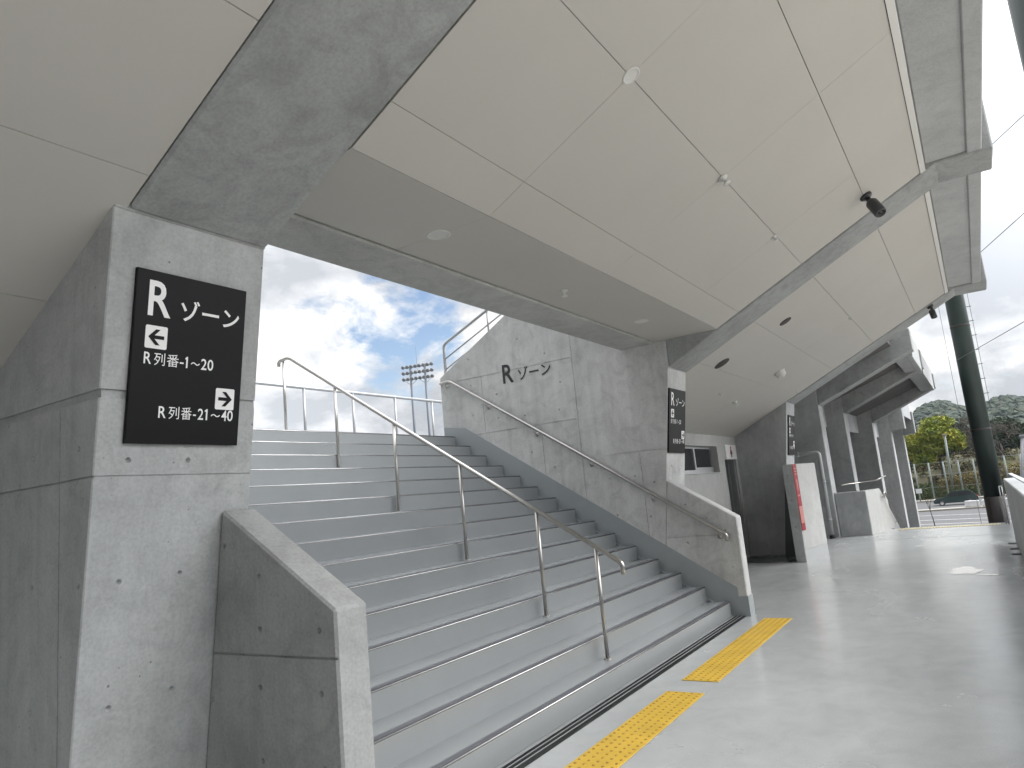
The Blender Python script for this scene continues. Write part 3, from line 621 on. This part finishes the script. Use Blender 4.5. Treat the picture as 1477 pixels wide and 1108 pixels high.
# screen wall with banner
RT = Matrix.Translation((12.2, 0.19, 0)) @ Matrix.Rotation(math.radians(-9.2), 4, 'Z')
b = B(); b.box(0, 1.17, 0, 0.175, 0, 1.745); b.bevel(0.01, 1); b.xf(RT)
sw = put('screen_wall', b, 'concrete', label='white free-standing screen wall with a red banner on its front', cat='wall')
hl = B()
for z in (1.55, 1.1, 0.62): hole(hl, RT @ Vector((0, 0.09, z)), RT.to_3x3() @ Vector((1, 0, 0)), 0.017)
carve(sw, hl)
b = B(); b.box(0.004, 1.166, -0.006, 0.012, 0.22, 1.741); b.xf(RT); put('white_front', b, 'screen', sw)
b = B(); b.box(0.004, 1.166, -0.006, 0.012, 0.0, 0.217); b.xf(RT); put('foot_band', b, 'skirtlight', sw)
b = B(); b.prism([(0.38, 0.0), (0.38, 1.66), (0.57, 1.66), (0.80, 0.0)], 13.35, 13.595); put('shade_block', b, 'camera', label='dark block added as shade in the gap between the white screen wall and the pillar', cat='shade_block')  # dark block put in for the shade behind the screen wall
t = thing('banner', tuple(RT @ Vector((0.13, -0.01, 0.6))), 'narrow red vertical banner on the white screen wall', 'banner')
def rbox(x0, x1, y0, y1, z0, z1): b = B(); b.box(x0, x1, y0, y1, z0, z1); b.xf(RT); return b
put('cloth', rbox(0.01, 0.19, -0.016, -0.007, 0.55, 1.742), 'red', t)
put('photo', rbox(0.025, 0.175, -0.019, -0.0165, 0.68, 0.98), 'pink', t)
b = B(); F = (RT @ Vector((0.03, -0.0165, 1.70)), RT.to_3x3() @ Vector((1, 0, 0)), Vector((0, 0, -1)), RT.to_3x3() @ Vector((0, -1, 0)))
rr = random.Random(3)
for k in range(3): lay_poly(b, [(0.03, 0.03 + k * 0.05), (0.11, 0.03 + k * 0.05), (0.11, 0.05 + k * 0.05), (0.03, 0.05 + k * 0.05)], F)
lay_poly(b, [(0.05, 0.25), (0.10, 0.22), (0.09, 0.42), (0.06, 0.46)], F); lay_poly(b, [(0.02, 0.52), (0.13, 0.50), (0.13, 0.53), (0.02, 0.55)], F)
put('white_marks', b, 'pink', t)
# drain pipe on the far pillar
t = thing('drain_pipe', (16.9, 0.55, 0), 'grey drain pipe bent over the side of the fourth pillar', 'pipe')
b = B().tube([(16.9, 1.6, 2.03), (16.9, 0.62, 2.03)] + arc((16.9, 0.5, 2.03), (16.9, 0.58, 2.03), (16.9, 0.5, 1.95)) + [(16.9, 0.5, 0.07)], 0.048, 14); put('pipe', b, 'pipe', t)
b = B()
for z in (1.3, 0.42): b.lathe((16.9, 0.5, z), (0, 0, 1), [(0.048, 0), (0.06, 0.005), (0.06, 0.035), (0.048, 0.04)], 14)
b.lathe((16.9, 0.95, 2.03), (0, 1, 0), [(0.048, 0), (0.06, 0.005), (0.06, 0.04), (0.048, 0.045)], 14); put('collar', b, 'pipe', t)
b = B().lathe((16.9, 0.5, 0.0), (0, 0, 1), [(0.07, 0), (0.06, 0.07), (0.045, 0.08)], 14); put('shoe', b, 'slot', t)
# low stairwell wall at the end of the concourse
RB = Matrix.Translation((17.25, -0.32, 0)) @ Matrix.Rotation(math.radians(-9.2), 4, 'Z')
def xz(b, prof, y0, y1):
    a = [b.bm.verts.new((p[0], y0, p[1])) for p in prof]; c = [b.bm.verts.new((p[0], y1, p[1])) for p in prof]; n = len(prof)
    b.bm.faces.new(a); b.bm.faces.new(c[::-1])
    for i in range(n): b.bm.faces.new((a[i], c[i], c[(i + 1) % n], a[(i + 1) % n]))
    bmesh.ops.recalc_face_normals(b.bm, faces=b.bm.faces)
b = B(); xz(b, [(0, 0), (0, 1.03), (1.12, 1.03), (3.4, -1.0), (3.4, -2.86), (1.8, -2.86), (1.8, 0)], 0, 0.16); b.bevel(0.01, 1); b.xf(RB)
sww = put('stairwell_wall', b, 'concrete', label='low pale concrete wall sloping down with the stairs beyond the white screen wall', cat='wall')
b = B(); xz(b, [(0.004, 0.0), (0.004, 1.026), (1.12, 1.026), (2.245, 0.02), (2.26, 0.0)], -0.005, 0.01); b.xf(RB); put('white_front', b, 'screen', sww)
b = B(); b.box(17.232, 17.42, -0.322, 0.36, 0, 1.031); b.bevel(0.01, 1); put('stairwell_side_wall', b, 'concrete', label='low dark concrete wall joining the far low wall to a pillar', cat='wall')
t = thing('stairwell_handrail', tuple(RB @ Vector((1.2, -0.06, 0.9))), 'small steel handrail on the low wall of the far descending stairs', 'handrail')
b = B().tube([RB @ Vector(p) for p in ((1.15, -0.08, 0.80), (1.15, -0.08, 0.92), (1.22, -0.08, 0.93), (3.3, -0.08, -0.95))], 0.02, 10); put('rail', b, 'steel', t)
for x in (1.25, 2.0): b = B().tube([RB @ Vector(p) for p in ((x, -0.08, 0.9 - (x - 1.22) * 0.9), (x, 0.0, 0.83 - (x - 1.22) * 0.9))], 0.01, 8); put('bracket', b, 'steel', t)
b = B().tube([RB @ Vector(p) for p in ((-0.0, 0.5, 1.20), (0.9, 0.35, 1.22), (0.95, -0.02, 1.23), (1.9, 0.02, 1.31))], 0.02, 8)
put('grab_rail', b, 'steel', label='short steel rail above the top of the far low wall', cat='handrail')
# descending stairs beyond the floor edge
b = B(); pr = []
for k in range(16): pr += [(18.72 + k * 0.3, -0.004 - k * 0.178 if k else -0.004), (18.72 + (k + 1) * 0.3, -0.004 - k * 0.178)]
pr += [(23.6, -2.86), (18.72, -2.86)]; xz(b, pr, -2.95, -0.85)
put('descending_stairs', b, 'step', label='grey stairs leading down from the far end of the concourse', cat='staircase')
# ------------------------------------------------------------------ far pillars and their beams
def far_bay(x0, w, tip, label_p, label_b):
    b = B(); b.box(x0, x0 + w, 0.37, 4.2, -2.86, 3.75); b.bevel(0.014, 1)
    put('concrete_pillar', b, 'concrete', label=label_p, cat='pillar', group='concrete pillars along the concourse')
    b = B(); z0 = 3.17
    if tip: pr = [(0.366, z0), (tip, z0 + 0.448 * (0.37 - tip)), (tip, 4.64), (tip + 0.12, 4.64), (0.366, 4.5)]
    else: pr = [(0.366, 3.05), (-0.2, 3.12), (-0.2, 4.2), (0.366, 4.3)]
    b.prism(pr, x0 + 0.003, x0 + w - 0.003); b.bevel(0.012, 1)
    put('roof_beam', b, 'beam', label=label_b, cat='beam', group='sloping beams under the stand')
far_bay(17.1, 0.55, -1.83, 'fourth concrete pillar with the drain pipe on its side', 'first bare sloping beam beyond the white ceiling')
far_bay(21.0, 0.6, -1.82, 'fifth concrete pillar, first beyond the drain pipe', 'second bare sloping beam beyond the white ceiling')
far_bay(27.6, 0.7, -1.82, 'sixth concrete pillar under the last long beam', 'last long bare sloping beam above the far pillars')
far_bay(34.1, 0.7, None, 'seventh concrete pillar, next to the last one', 'short beam end above the seventh pillar')
far_bay(40.3, 0.7, None, 'last and farthest concrete pillar of the stand', 'short beam end above the last pillar')
for x0, x1, lb in ((17.655, 21.0, 'edge panel between the first two bare beams'), (21.605, 27.6, 'edge panel between the second and last long bare beams')):
    b = B(); b.prism([(-1.36, 4.06), (-1.66, 4.06), (-1.66, 4.03), (-1.78, 4.03), (-1.78, 4.75), (-1.7, 4.75), (-1.7, 4.25), (-1.36, 4.25)], x0 + 0.004, x1 - 0.004); b.bevel(0.01, 1)
    put('fascia_panel', b, 'fascia', label=lb, cat='roof edge', group='concrete panels along the roof edge')
for x0, x1, lb in ((17.655, 21.0, 'concrete spandrel between the first two bare pillars'), (21.605, 27.6, 'concrete spandrel with brown stains behind the fifth pillar'), (28.305, 34.1, 'concrete spandrel behind the sixth pillar'), (34.805, 40.3, 'pale concrete panel between the last two pillars')):
    b = B(); y = 0.85 if x0 < 34 else -0.12; b.box(x0 + 0.003, x1 - 0.003, y, y + 0.15, 2.84 if x0 < 34 else 3.78, 3.9 if x0 < 34 else 4.5); b.bevel(0.01, 1)
    put('spandrel_panel', b, 'fascia', label=lb, cat='wall panel', group='spandrels between the far pillars')
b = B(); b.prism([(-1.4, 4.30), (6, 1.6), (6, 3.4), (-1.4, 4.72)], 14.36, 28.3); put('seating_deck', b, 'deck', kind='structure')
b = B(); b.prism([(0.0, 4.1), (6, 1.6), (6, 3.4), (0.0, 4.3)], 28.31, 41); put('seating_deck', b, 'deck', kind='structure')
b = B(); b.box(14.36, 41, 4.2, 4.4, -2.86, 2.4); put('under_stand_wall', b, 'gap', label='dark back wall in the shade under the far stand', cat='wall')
# ------------------------------------------------------------------ parapet
t = thing('parapet', (3, -3.05, 0), 'long concrete parapet wall along the right edge of the concourse', 'wall')
for x0, x1 in ((-13, -6.2), (-6.19, 0.4), (0.41, 7.1), (7.11, 11.29), (11.30, 14.4)):
    b = B(); b.box(x0, x1, -3.16, -2.985, 0, 1.125); b.bevel(0.012, 1); put('panel', b, 'fascia', t)
for x in (-6.195, 0.405, 7.105, 11.295): b = B(); b.box(x - 0.03, x + 0.03, -3.13, -3.02, 0, 1.09); put('joint_light_stop', b, 'slot', t)  # dark strips added to stop light leaking through the joints
for x in (13.9, 13.0, 12.2): b = B(); b.box(x, x + 0.22, -2.983, -2.86, 0.0005, 0.004); put('drain_slot', b, 'slot', t)
b = B(); b.box(10.5, 24, -3.42, -3.30, -2.86, 1.02); b.bevel(0.012, 1); put('outer_wall', b, 'fascia', label='lower grey outer wall running on beyond the parapet', cat='wall')
t = thing('edge_rail', (18.2, -2.9, 0), 'thin steel rail posts at the end of the parapet by the green pole', 'railing')
for y in (-2.95, -3.0): b = B().tube([(18.4, y, 0), (18.4, y, 0.85)], 0.012, 8); put('post', b, 'galv', t)
b = B().tube([(18.4, -2.95, 0.85), (18.4, -3.0, 0.85), (20.5, -3.02, -0.45)], 0.018, 8); put('rail', b, 'galv', t)
# ------------------------------------------------------------------ net poles and wires
def net_pole(x, y, r, h, z0, label, bolts):
    t = thing('net_pole', (x, y, z0), label, 'pole', 'green net poles')
    b = B().tube([(x, y, z0 + 2.2), (x, y, z0 + h)], r, 20); put('shaft', b, 'pole', t)
    b = B().tube([(x, y, z0), (x, y, z0 + 3.24)], r + 0.004, 16); put('base_coating', b, 'rust', t)
    b = B()
    for k in range(bolts): z = z0 + 3.6 + k * 0.45; b.tube([(x, y - r * 0.9, z), (x, y - r - 0.13, z)], 0.010, 6)
    put('step_bolts', b, 'pole', t)
    for z in (5.2, 8.4): b = B().lathe((x, y, z0 + z), (0, 0, 1), [(r, 0), (r + 0.006, 0.01), (r + 0.006, 0.05), (r, 0.06)], 20); put('clamp', b, 'rust', t)
net_pole(24.2, -2.87, 0.265, 17, -2.86, 'thick dark green pole with step bolts standing beyond the concourse end', 26)
net_pole(12.2, -4.62, 0.29, 17, -2.86, 'dark green pole crossing the top right corner', 20)
def cable(p, q, label, sag=0.0, r=0.008):
    p, q = Vector(p), Vector(q); pts = [p.lerp(q, k / 8) - Vector((0, 0, sag * 4 * (k / 8) * (1 - k / 8))) for k in range(9)]
    b = B().tube(pts, r, 5); put('cable', b, 'cable', label=label, cat='cable', group='thin net wires beside the stand')
cable((12.2, -4.35, 9.6), (24.2, -2.6, 13.5), 'uppermost thin wire running left from the top right pole')
cable((12.2, -4.35, 7.0), (24.2, -2.6, 9.6), 'second thin wire down beside the roof edge')
cable((12.2, -4.35, 5.6), (24.2, -2.6, 6.9), 'third thin wire down beside the roof edge')
cable((12.2, -4.35, 3.9), (24.2, -2.6, 4.55), 'lowest thin wire meeting the green pole')
cable((22, -3.18, -2.8), (22, -3.18, 12), 'upright thin wire right of the green pole', 0, 0.006)
cable((24, -2.42, -2.8), (24, -2.42, 12), 'upright thin wire just left of the green pole', 0, 0.006)
# ------------------------------------------------------------------ parking lot, road, car, fence
b = B(); b.quad((24, -120, -2.85), (75, -120, -2.85), (75, 120, -2.85), (24, 120, -2.85)); put('parking_lot', b, 'asphalt', kind='structure')
b = B(); b.quad((76.2, -200, -2.85), (94, -200, -2.85), (94, 200, -2.85), (76.2, 200, -2.85)); put('road', b, 'asphalt', kind='structure')
t_ = None
for x, sk in ((58.5, 0.55), (62.5, 0.75), (67.5, 1.1)):
    b = B(); b.quad((x - sk * 2.4 - 0.08, -8, -2.845), (x - sk * 2.4 + 0.12, -8, -2.845), (x + sk * 4 + 0.12, 9, -2.845), (x + sk * 4 - 0.08, 9, -2.845)); put('road_marking', b, 'line', kind='structure')
b = B(); b.box(75, 76.2, -120, 120, -2.86, -2.70); b.bevel(0.03, 1); put('kerb', b, 'kerb', kind='structure')
b = B(); b.box(94, 96, -200, 200, -2.86, -2.70); b.bevel(0.03, 1); put('pavement_or_bounce_sheet', b, 'kerb', kind='structure')
t = thing('road_barrier', (75.6, -2.1, -2.7), 'low white barrier standing on the kerb left of the green pole', 'barrier')
for k in range(3): b = B(); b.prism([(-0.9 - k * 1.3, -2.70), (-2.1 - k * 1.3, -2.70), (-2.05 - k * 1.3, -2.15), (-0.95 - k * 1.3, -2.15)], 75.4, 75.75); b.bevel(0.04, 1); put('block', b, 'barrier', t)
# car, nose towards +y
def car(x, y, z):
    t = thing('parked_car', (x, y, z), 'dark green hatchback car on the road beyond the parking lot', 'car')
    L, Wd = 3.9, 1.62
    prof = [(1.95, 0.22), (1.97, 0.42), (1.88, 0.62), (1.35, 0.74), (0.95, 0.80), (-1.62, 0.88), (-1.90, 0.80), (-1.96, 0.5), (-1.92, 0.24)]
    b = B(); b.prism([(p + y, q + z) for p, q in prof], x - Wd / 2, x + Wd / 2); b.bevel(0.06, 2, 20); put('body', b, 'carpaint', t)
    cab = [(1.02, 0.78), (0.30, 1.30), (0.05, 1.37), (-1.05, 1.38), (-1.35, 1.30), (-1.80, 0.86)]
    b = B(); b.prism([(p + y, q + z) for p, q in cab], x - Wd / 2 + 0.1, x + Wd / 2 - 0.1); b.bevel(0.05, 2, 20); put('cabin', b, 'carpaint', t)
    for sx in (-1, 1):
        for pr in ([(0.86, 0.84), (0.30, 1.25), (-0.20, 1.29), (-0.20, 0.86)], [(-0.28, 0.86), (-0.28, 1.29), (-1.0, 1.30), (-1.35, 1.20), (-1.50, 0.92)]):
            b = B(); xx = x + sx * (Wd / 2 - 0.1); b.prism([(p + y, q + z) for p, q in pr], xx - 0.006, xx + 0.006); put('side_window', b, 'glass', t)
    b = B(); b.quad(*[(x + sx * 0.62, y + yy, z + zz) for sx, yy, zz in ((-1, 1.0, 0.83), (1, 1.0, 0.83), (1, 0.36, 1.29), (-1, 0.36, 1.29))]); put('windscreen', b, 'glass', t)
    for sx in (-1, 1):
        for yy in (1.22, -1.22):
            b = B().lathe((x + sx * (Wd / 2 - 0.17), y + yy, z + 0.29), (sx, 0, 0), [(0.18, 0.19), (0.27, 0.185), (0.29, 0.16), (0.29, 0.0), (0.1, 0.0)], 20); w = put('wheel', b, 'tyre', t)
            b = B().lathe((x + sx * (Wd / 2 - 0.17), y + yy, z + 0.29), (sx, 0, 0), [(0, 0.17), (0.05, 0.18), (0.17, 0.165), (0.185, 0.188)], 16); put('rim', b, 'alu', w)
        b = B().sphere((x + sx * 0.6, y + 1.86, z + 0.60), 0.12, 10, (1, 0.6, 0.6)); put('headlight', b, 'fitting', t)
        b = B().sphere((x + sx * 0.62, y - 1.88, z + 0.72), 0.1, 10, (1, 0.5, 0.8)); put('tail_light', b, 'redglyph', t)
        b = B().sphere((x + sx * 0.87, y + 0.72, z + 0.9), 0.09, 8, (1, 0.6, 0.7)); put('mirror', b, 'carpaint', t)
car(84.2, -0.05, -2.85)
t = thing('mesh_fence', (86.5, 0, -2.7), 'tall ball-stop fence on pale posts along the far side of the road', 'fence')
for k in range(-7, 8):
    y = 2.35 + 1.47 * k; b = B().tube([(95.0, y, -2.7), (95.0, y, 1.55)], 0.085, 8); put('post', b, 'post', t)
b = B()
for z in (1.5, 0.1, -1.3): b.tube([(95.0, -8, z), (95.0, 12.7, z)], 0.018, 5)
put('wires', b, 'post', t)
t = thing('lamp_post', (97.5, 0.3, -1), 'tall pale lamp post rising in front of the yellow-green tree', 'lamp post')
b = B().tube([(97.5, 0.45, -2), (97.5, 0.25, 4.55)], 0.16, 10, True, 0.11); put('pole', b, 'post', t)
b = B(); b.box(97.3, 97.7, 0.05, 0.45, 4.55, 4.70); b.bevel(0.03, 1); put('head', b, 'lamp', t)
t = thing('lamp_post', (60, -4.75, -2.85), 'slightly leaning grey lamp post at the right edge above the parapet', 'lamp post')
b = B().tube([(60, -4.45, -2.85), (60, -5.46, 2.7)], 0.10, 10, True, 0.085); put('pole', b, 'lamp', t)
b = B(); b.box(59.85, 60.15, -5.62, -5.3, 2.7, 2.86); b.bevel(0.03, 1); put('head', b, 'lamp', t)
t = thing('sign_board', (92, 3.6, -2.7), 'small white notice board beside the hedge', 'sign')
b = B(); b.box(92.0, 92.05, 3.3, 3.9, -1.75, -1.25); put('board', b, 'white', t)
b = B().tube([(92.02, 3.6, -2.7), (92.02, 3.6, -1.7)], 0.03, 6); put('post', b, 'post', t)
# ------------------------------------------------------------------ vegetation and terrain
def hill(name, prof, x0, x1, y0, y1, nx, ny, hf):
    b = B(); g = [[b.bm.verts.new((x0 + (x1 - x0) * i / nx, y0 + (y1 - y0) * j / ny, hf(x0 + (x1 - x0) * i / nx, y0 + (y1 - y0) * j / ny))) for j in range(ny + 1)] for i in range(nx + 1)]
    for i in range(nx):
        for j in range(ny): f = b.bm.faces.new((g[i][j], g[i + 1][j], g[i + 1][j + 1], g[i][j + 1])); f.smooth = True
    put(name, b, prof, kind='structure')
def bank(x, y):
    t = min(1, max(0, (x - 96) / 14)); s = t * t * (3 - 2 * t)
    return -2.75 + s * (4.9 - 0.30 * max(0, y)) + 0.25 * noise.noise((x * 0.3, y * 0.3, 1)) * t
hill('embankment', 'grass', 96, 150, -60, 60, 54, 90, bank)
def dome(x, y, s, k):
    v = noise.voronoi((x / s, y / s, k))[0][0]; return max(0, 0.75 - v) 
def peak(x, y, cx, cy, h, wx, wy): return h * math.exp(-((x - cx) / wx) ** 2 - ((y - cy) / wy) ** 2)
def hills(x, y):
    z = peak(x, y, 520, 13, 30, 130, 20) + peak(x, y, 560, 60, 24, 150, 45) + peak(x, y, 600, -21, 30, 140, 20) + peak(x, y, 560, -62, 27, 160, 40) + peak(x, y, 640, -160, 60, 220, 60) + peak(x, y, 560, 160, 45, 200, 60)
    return -3.2 + z + 1.6 * noise.noise((x * 0.05, y * 0.05, 2)) * min(1, z / 8)
hill('hills', 'forest', 380, 700, -150, 120, 160, 280, hills)
def blob_forest():
    rg = random.Random(8); b = B(); t0 = bmesh.new(); bmesh.ops.create_icosphere(t0, subdivisions=2, radius=1.0); base = [v.co.copy() for v in t0.verts]; fc = [[v.index for v in f.verts] for f in t0.faces]; t0.free()
    n = 0
    while n < 2600:
        x = rg.uniform(400, 620); y = rg.uniform(-75, 60)
        if abs(y) > 0.115 * x: continue
        z = hills(x, y)
        if z < 3: continue
        n += 1; r = rg.uniform(1.6, 3.6); o = Vector((rg.uniform(0, 99), rg.uniform(0, 99), rg.uniform(0, 99)))
        vs = [b.bm.verts.new((x + c.x * r * k, y + c.y * r * k, z + 0.3 * r + c.z * r * 0.8 * k)) for c in base for k in [1 + 0.45 * noise.noise(c * 1.8 + o) + 0.25 * noise.noise(c * 4.5 + o)]]
        for f in fc: b.bm.faces.new([vs[i] for i in f])
    put('hill_forest', b, 'forest', kind='stuff')
blob_forest()
def leaves(b, cen, rad, n, size, rng, flat=0.7):
    for _ in range(n):
        while True:
            v = Vector((rng.uniform(-1, 1), rng.uniform(-1, 1), rng.uniform(-1, 1)))
            if 0.45 < v.length < 1: break
        p = Vector(cen) + Vector((v.x * rad[0], v.y * rad[1], v.z * rad[2])); a = Vector((rng.gauss(0, 1), rng.gauss(0, 1), rng.gauss(0, 1))).normalized()
        u = a.orthogonal().normalized() * size * rng.uniform(0.6, 1.3); w = a.cross(u).normalized() * size * rng.uniform(0.5, 1.0)
        b.quad(p - u - w * 0.4, p - u * 0.1 - w, p + u, p + w)
def branch(b, p, d, L, r, depth, rng, tips):
    q = p + d * L; mid = p.lerp(q, 0.5) + Vector((rng.gauss(0, 1), rng.gauss(0, 1), 0)) * L * 0.05
    b.tube([p, mid, q], r, 6 if depth > 1 else 4, depth > 3, r * 0.65)
    tips.append(q)
    if depth <= 0: return
    for k in range(rng.choice((2, 3)) if depth > 1 else 3):
        a = Vector((rng.gauss(0, 1), rng.gauss(0, 1), rng.gauss(0.15, 0.6))).normalized(); nd = (d * 0.75 + a * 0.75).normalized()
        branch(b, q, nd, L * rng.uniform(0.62, 0.82), r * 0.62, depth - 1, rng, tips)
def tree(base, h, crown, mat, label, n, size, seed, group='trees beyond the road', name='broadleaf_tree'):
    rng = random.Random(seed); base = Vector(base); t = thing(name, base, label, 'tree', group)
    b = B(); tips = []; branch(b, base - Vector((0, 0, 0.3)), Vector((0, 0, 1)), h * 0.32, h * 0.03, 3, rng, tips); put('trunk', b, 'bark', t)
    b = B()
    for c, r in crown: leaves(b, base + Vector(c), r, int(n * (r[0] * r[1] * r[2]) ** 0.66), size, rng)
    put('crown', b, mat, t)
tree((103, 1.4, bank(103, 1.6)), 9, [((0, -0.4, 6.9), (1.6, 2.0, 0.9)), ((0, 2.2, 4.9), (1.7, 2.0, 1.2)), ((-0.6, -1.4, 4.8), (1.7, 1.8, 1.3)), ((-0.5, 0.2, 5.7), (1.8, 2.0, 1.2)), ((-0.6, 1.6, 2.6), (1.3, 1.5, 0.9)), ((-0.4, 0.5, 3.9), (1.5, 2.2, 1.0)), ((0, -2.3, 3.9), (1.0, 0.9, 0.7)), ((0, 3.2, 3.4), (1.1, 1.1, 0.9))], 'leaf_yellow', 'broad yellow-green tree on the bank left of the green pole', 420, 0.17, 5)
for k, (x, y, h, r) in enumerate(((118, -1.9, 7.0, 2.3), (120, 6.5, 6.5, 3.0), (122, -7.5, 7.0, 3.2), (124, 2.2, 7.0, 3.2))):
    nm = ('dark evergreen tree just left of the green pole', 'dark evergreen tree half hidden behind the last pillar', 'dark evergreen tree behind the bare tree', 'dark evergreen tree behind the yellow-green tree')[k]
    tree((x, y, bank(x, y) - 1.5), h, [((0, 0, h * 0.45), (r, r, h * 0.30)), ((0.4, r * 0.4, h * 0.68), (r * 0.7, r * 0.7, h * 0.22)), ((-0.3, -r * 0.5, h * 0.30), (r * 0.7, r * 0.6, h * 0.22))], 'leaf_dark', nm, 190, 0.24, 20 + k)
rng = random.Random(12); base = Vector((106, -5.3, bank(106, -5.3)))
t = thing('bare_tree', base, 'wide leafless grey-brown tree right of the green pole', 'tree', 'trees beyond the road')
b = B(); tips = []; branch(b, base - Vector((0, 0, 2.3)), Vector((0, 0.05, 1)).normalized(), 2.9, 0.24, 5, rng, tips); put('trunk', b, 'bark', t)
b = B()
for q in tips:
    if q.z < base.z + 1.3: continue
    for _ in range(7):
        d = Vector((rng.gauss(0, 1), rng.gauss(0, 1), rng.gauss(0.3, 0.8))).normalized() * rng.uniform(0.4, 1.1); b.tube([q, q + d], 0.018, 3, False, 0.008)
put('twigs', b, 'twig', t)
for k, (x, y, z, rx, rz, m, lb) in enumerate(((98.5, 0.35, -1.2, 1.6, 1.05, 'leaf_tan', 'ochre shrub in the middle of the grass bank'), (98.8, -1.6, -1.0, 1.4, 1.3, 'leaf_tan', 'taller ochre shrub just left of the green pole'), (98.5, 3.3, -1.5, 1.8, 0.7, 'leaf_hedge', 'low green shrub on the bank near the pillars'), (99, -4.8, -0.4, 2.2, 1.2, 'leaf_tan', 'ochre shrub under the bare tree'), (99.5, -7.6, -0.3, 2.0, 1.4, 'leaf_tan', 'ochre shrub at the right edge above the parapet'))):
    rg = random.Random(50 + k); b = B(); leaves(b, (x, y, z), (1.2, rx, rz), 900, 0.11, rg); leaves(b, (x, y, z), (0.8, rx * 0.7, rz * 0.7), 500, 0.12, rg)
    put('shrub', b, m, label=lb, cat='shrub', group='shrubs on the bank')
rg = random.Random(61); b = B()
for _ in range(150):
    x = rg.uniform(97, 112); y = rg.uniform(-10, 6); leaves(b, (x, y, bank(x, y) + 0.1), (rg.uniform(0.3, 0.9), rg.uniform(0.4, 1.2), rg.uniform(0.15, 0.5)), 70, 0.12, rg)
put('undergrowth', b, 'leaf_brown', kind='stuff')
rg = random.Random(70); b = B()
for k in range(26): leaves(b, (96.6, 12 - k * 0.95, -2.1 + rg.uniform(-0.08, 0.08)), (0.55, 0.7, 0.62), 200, 0.09, rg)
put('hedge', b, 'leaf_hedge', label='long clipped green hedge behind the fence posts', cat='hedge')
rng = random.Random(4); t = thing('sapling', (50, 0.2, -2.85), 'thin bare sapling in front of the parking lot beside the last pillar', 'tree')
b = B(); tips = []
b.tube([(50, 0.24, -2.85), (50, 0.28, -2.0), (50, 0.36, -1.35)], 0.035, 6, True, 0.022)
for q in ((50, 0.52, -0.75), (49.9, 0.22, -0.7), (50.1, 0.40, -0.6)): b.tube([(50, 0.36, -1.35), Vector((50, 0.36, -1.35)).lerp(Vector(q), 0.5) + Vector((0, rng.gauss(0, 0.03), 0)), q], 0.018, 5, True, 0.008)
for q in ((50, 0.55, -0.55), (50, 0.40, -0.62), (50, 0.12, -0.60)): b.tube([(50, 0.45, -0.95) if q[1] > 0.3 else (49.93, 0.27, -0.9), q], 0.010, 4, True, 0.005)
put('trunk', b, 'bark', t)
# ------------------------------------------------------------------ floodlight tower and far trees above the landing
D = Vector((-0.317, 0.948, 0)).normalized(); ctr = Vector((121.5, 100, 0)); nrm = Vector((-0.948, -0.317, 0))
t = thing('floodlight_tower', (121.5, 100, -2.8), 'distant floodlight tower on two poles above the landing railing', 'floodlight')
for s in (-1, 1): b = B().tube([ctr + D * s * 1.75 + Vector((0, 0, -2.8)), ctr + D * s * 1.75 + Vector((0, 0, 34.4))], 0.36, 10, True, 0.27); put('pole', b, 'towerpole', t)
b = B()
for z in (33.9, 32.5, 31.1): b.tube([ctr + D * 3.6 + Vector((0, 0, z)), ctr - D * 3.6 + Vector((0, 0, z))], 0.09, 6)
for s in (-1, 1):
    for e in (1.75 + 1.6, 1.75 - 1.6): b.tube([ctr + D * s * 1.75 + Vector((0, 0, 29.8)), ctr + D * s * e + Vector((0, 0, 31.1))], 0.05, 5)
put('rack', b, 'towerpole', t)
b = B().tube([ctr + D * 0.1 + Vector((0, 0, 33)), ctr + D * 0.1 + Vector((0, 0, 38.6))], 0.04, 5); put('lightning_rod', b, 'towerpole', t)
for z in (34.15, 32.75, 31.35):
    for k in range(8):
        p = ctr + D * (3.45 - k * 6.9 / 7) + Vector((0, 0, z)); ax = (nrm + Vector((0, 0, -0.55))).normalized()
        b = B().lathe(p - ax * 0.25, ax, [(0, 0), (0.2, 0.02), (0.3, 0.2), (0.43, 0.42), (0.43, 0.55), (0, 0.55)], 10); put('lamp', b, 'lamp', t)
for k, (x, y, z, r, lb) in enumerate(((160, 134, 24.8, 2.3, 'small dark treetop left of the floodlight poles above the landing'), (168, 132, 25.6, 2.6, 'small dark treetop right of the floodlight poles'))):
    tree((x, y, -2.8), 24, [((0, 0, z + 0.4 - 2.8), (r, r, r * 0.7)), ((0.5, r * 0.5, z - 3.5), (r * 1.2, r * 1.2, r)), ((0, 0, z - 8), (r * 1.5, r * 1.5, r * 2))], 'leaf_dark', lb, 120, 0.4, 90 + k, 'far trees seen above the landing')
hz = bpy.data.materials.new('air'); hz.use_nodes = True; hn = hz.node_tree; hn.nodes.clear()
ho = hn.nodes.new('ShaderNodeOutputMaterial'); hv = hn.nodes.new('ShaderNodeVolumePrincipled'); hn.links.new(hv.outputs[0], ho.inputs['Volume'])
hv.inputs['Color'].default_value = (0.86, 0.92, 1.0, 1); hv.inputs['Density'].default_value = 0.00015
b = B(); b.box(-650, 2600, -2600, 2600, -3.9, 48); put('haze', b, hz, kind='stuff')
for o in C.objects:
    for k in ('_abs', '_w'):
        if k in o: del o[k]
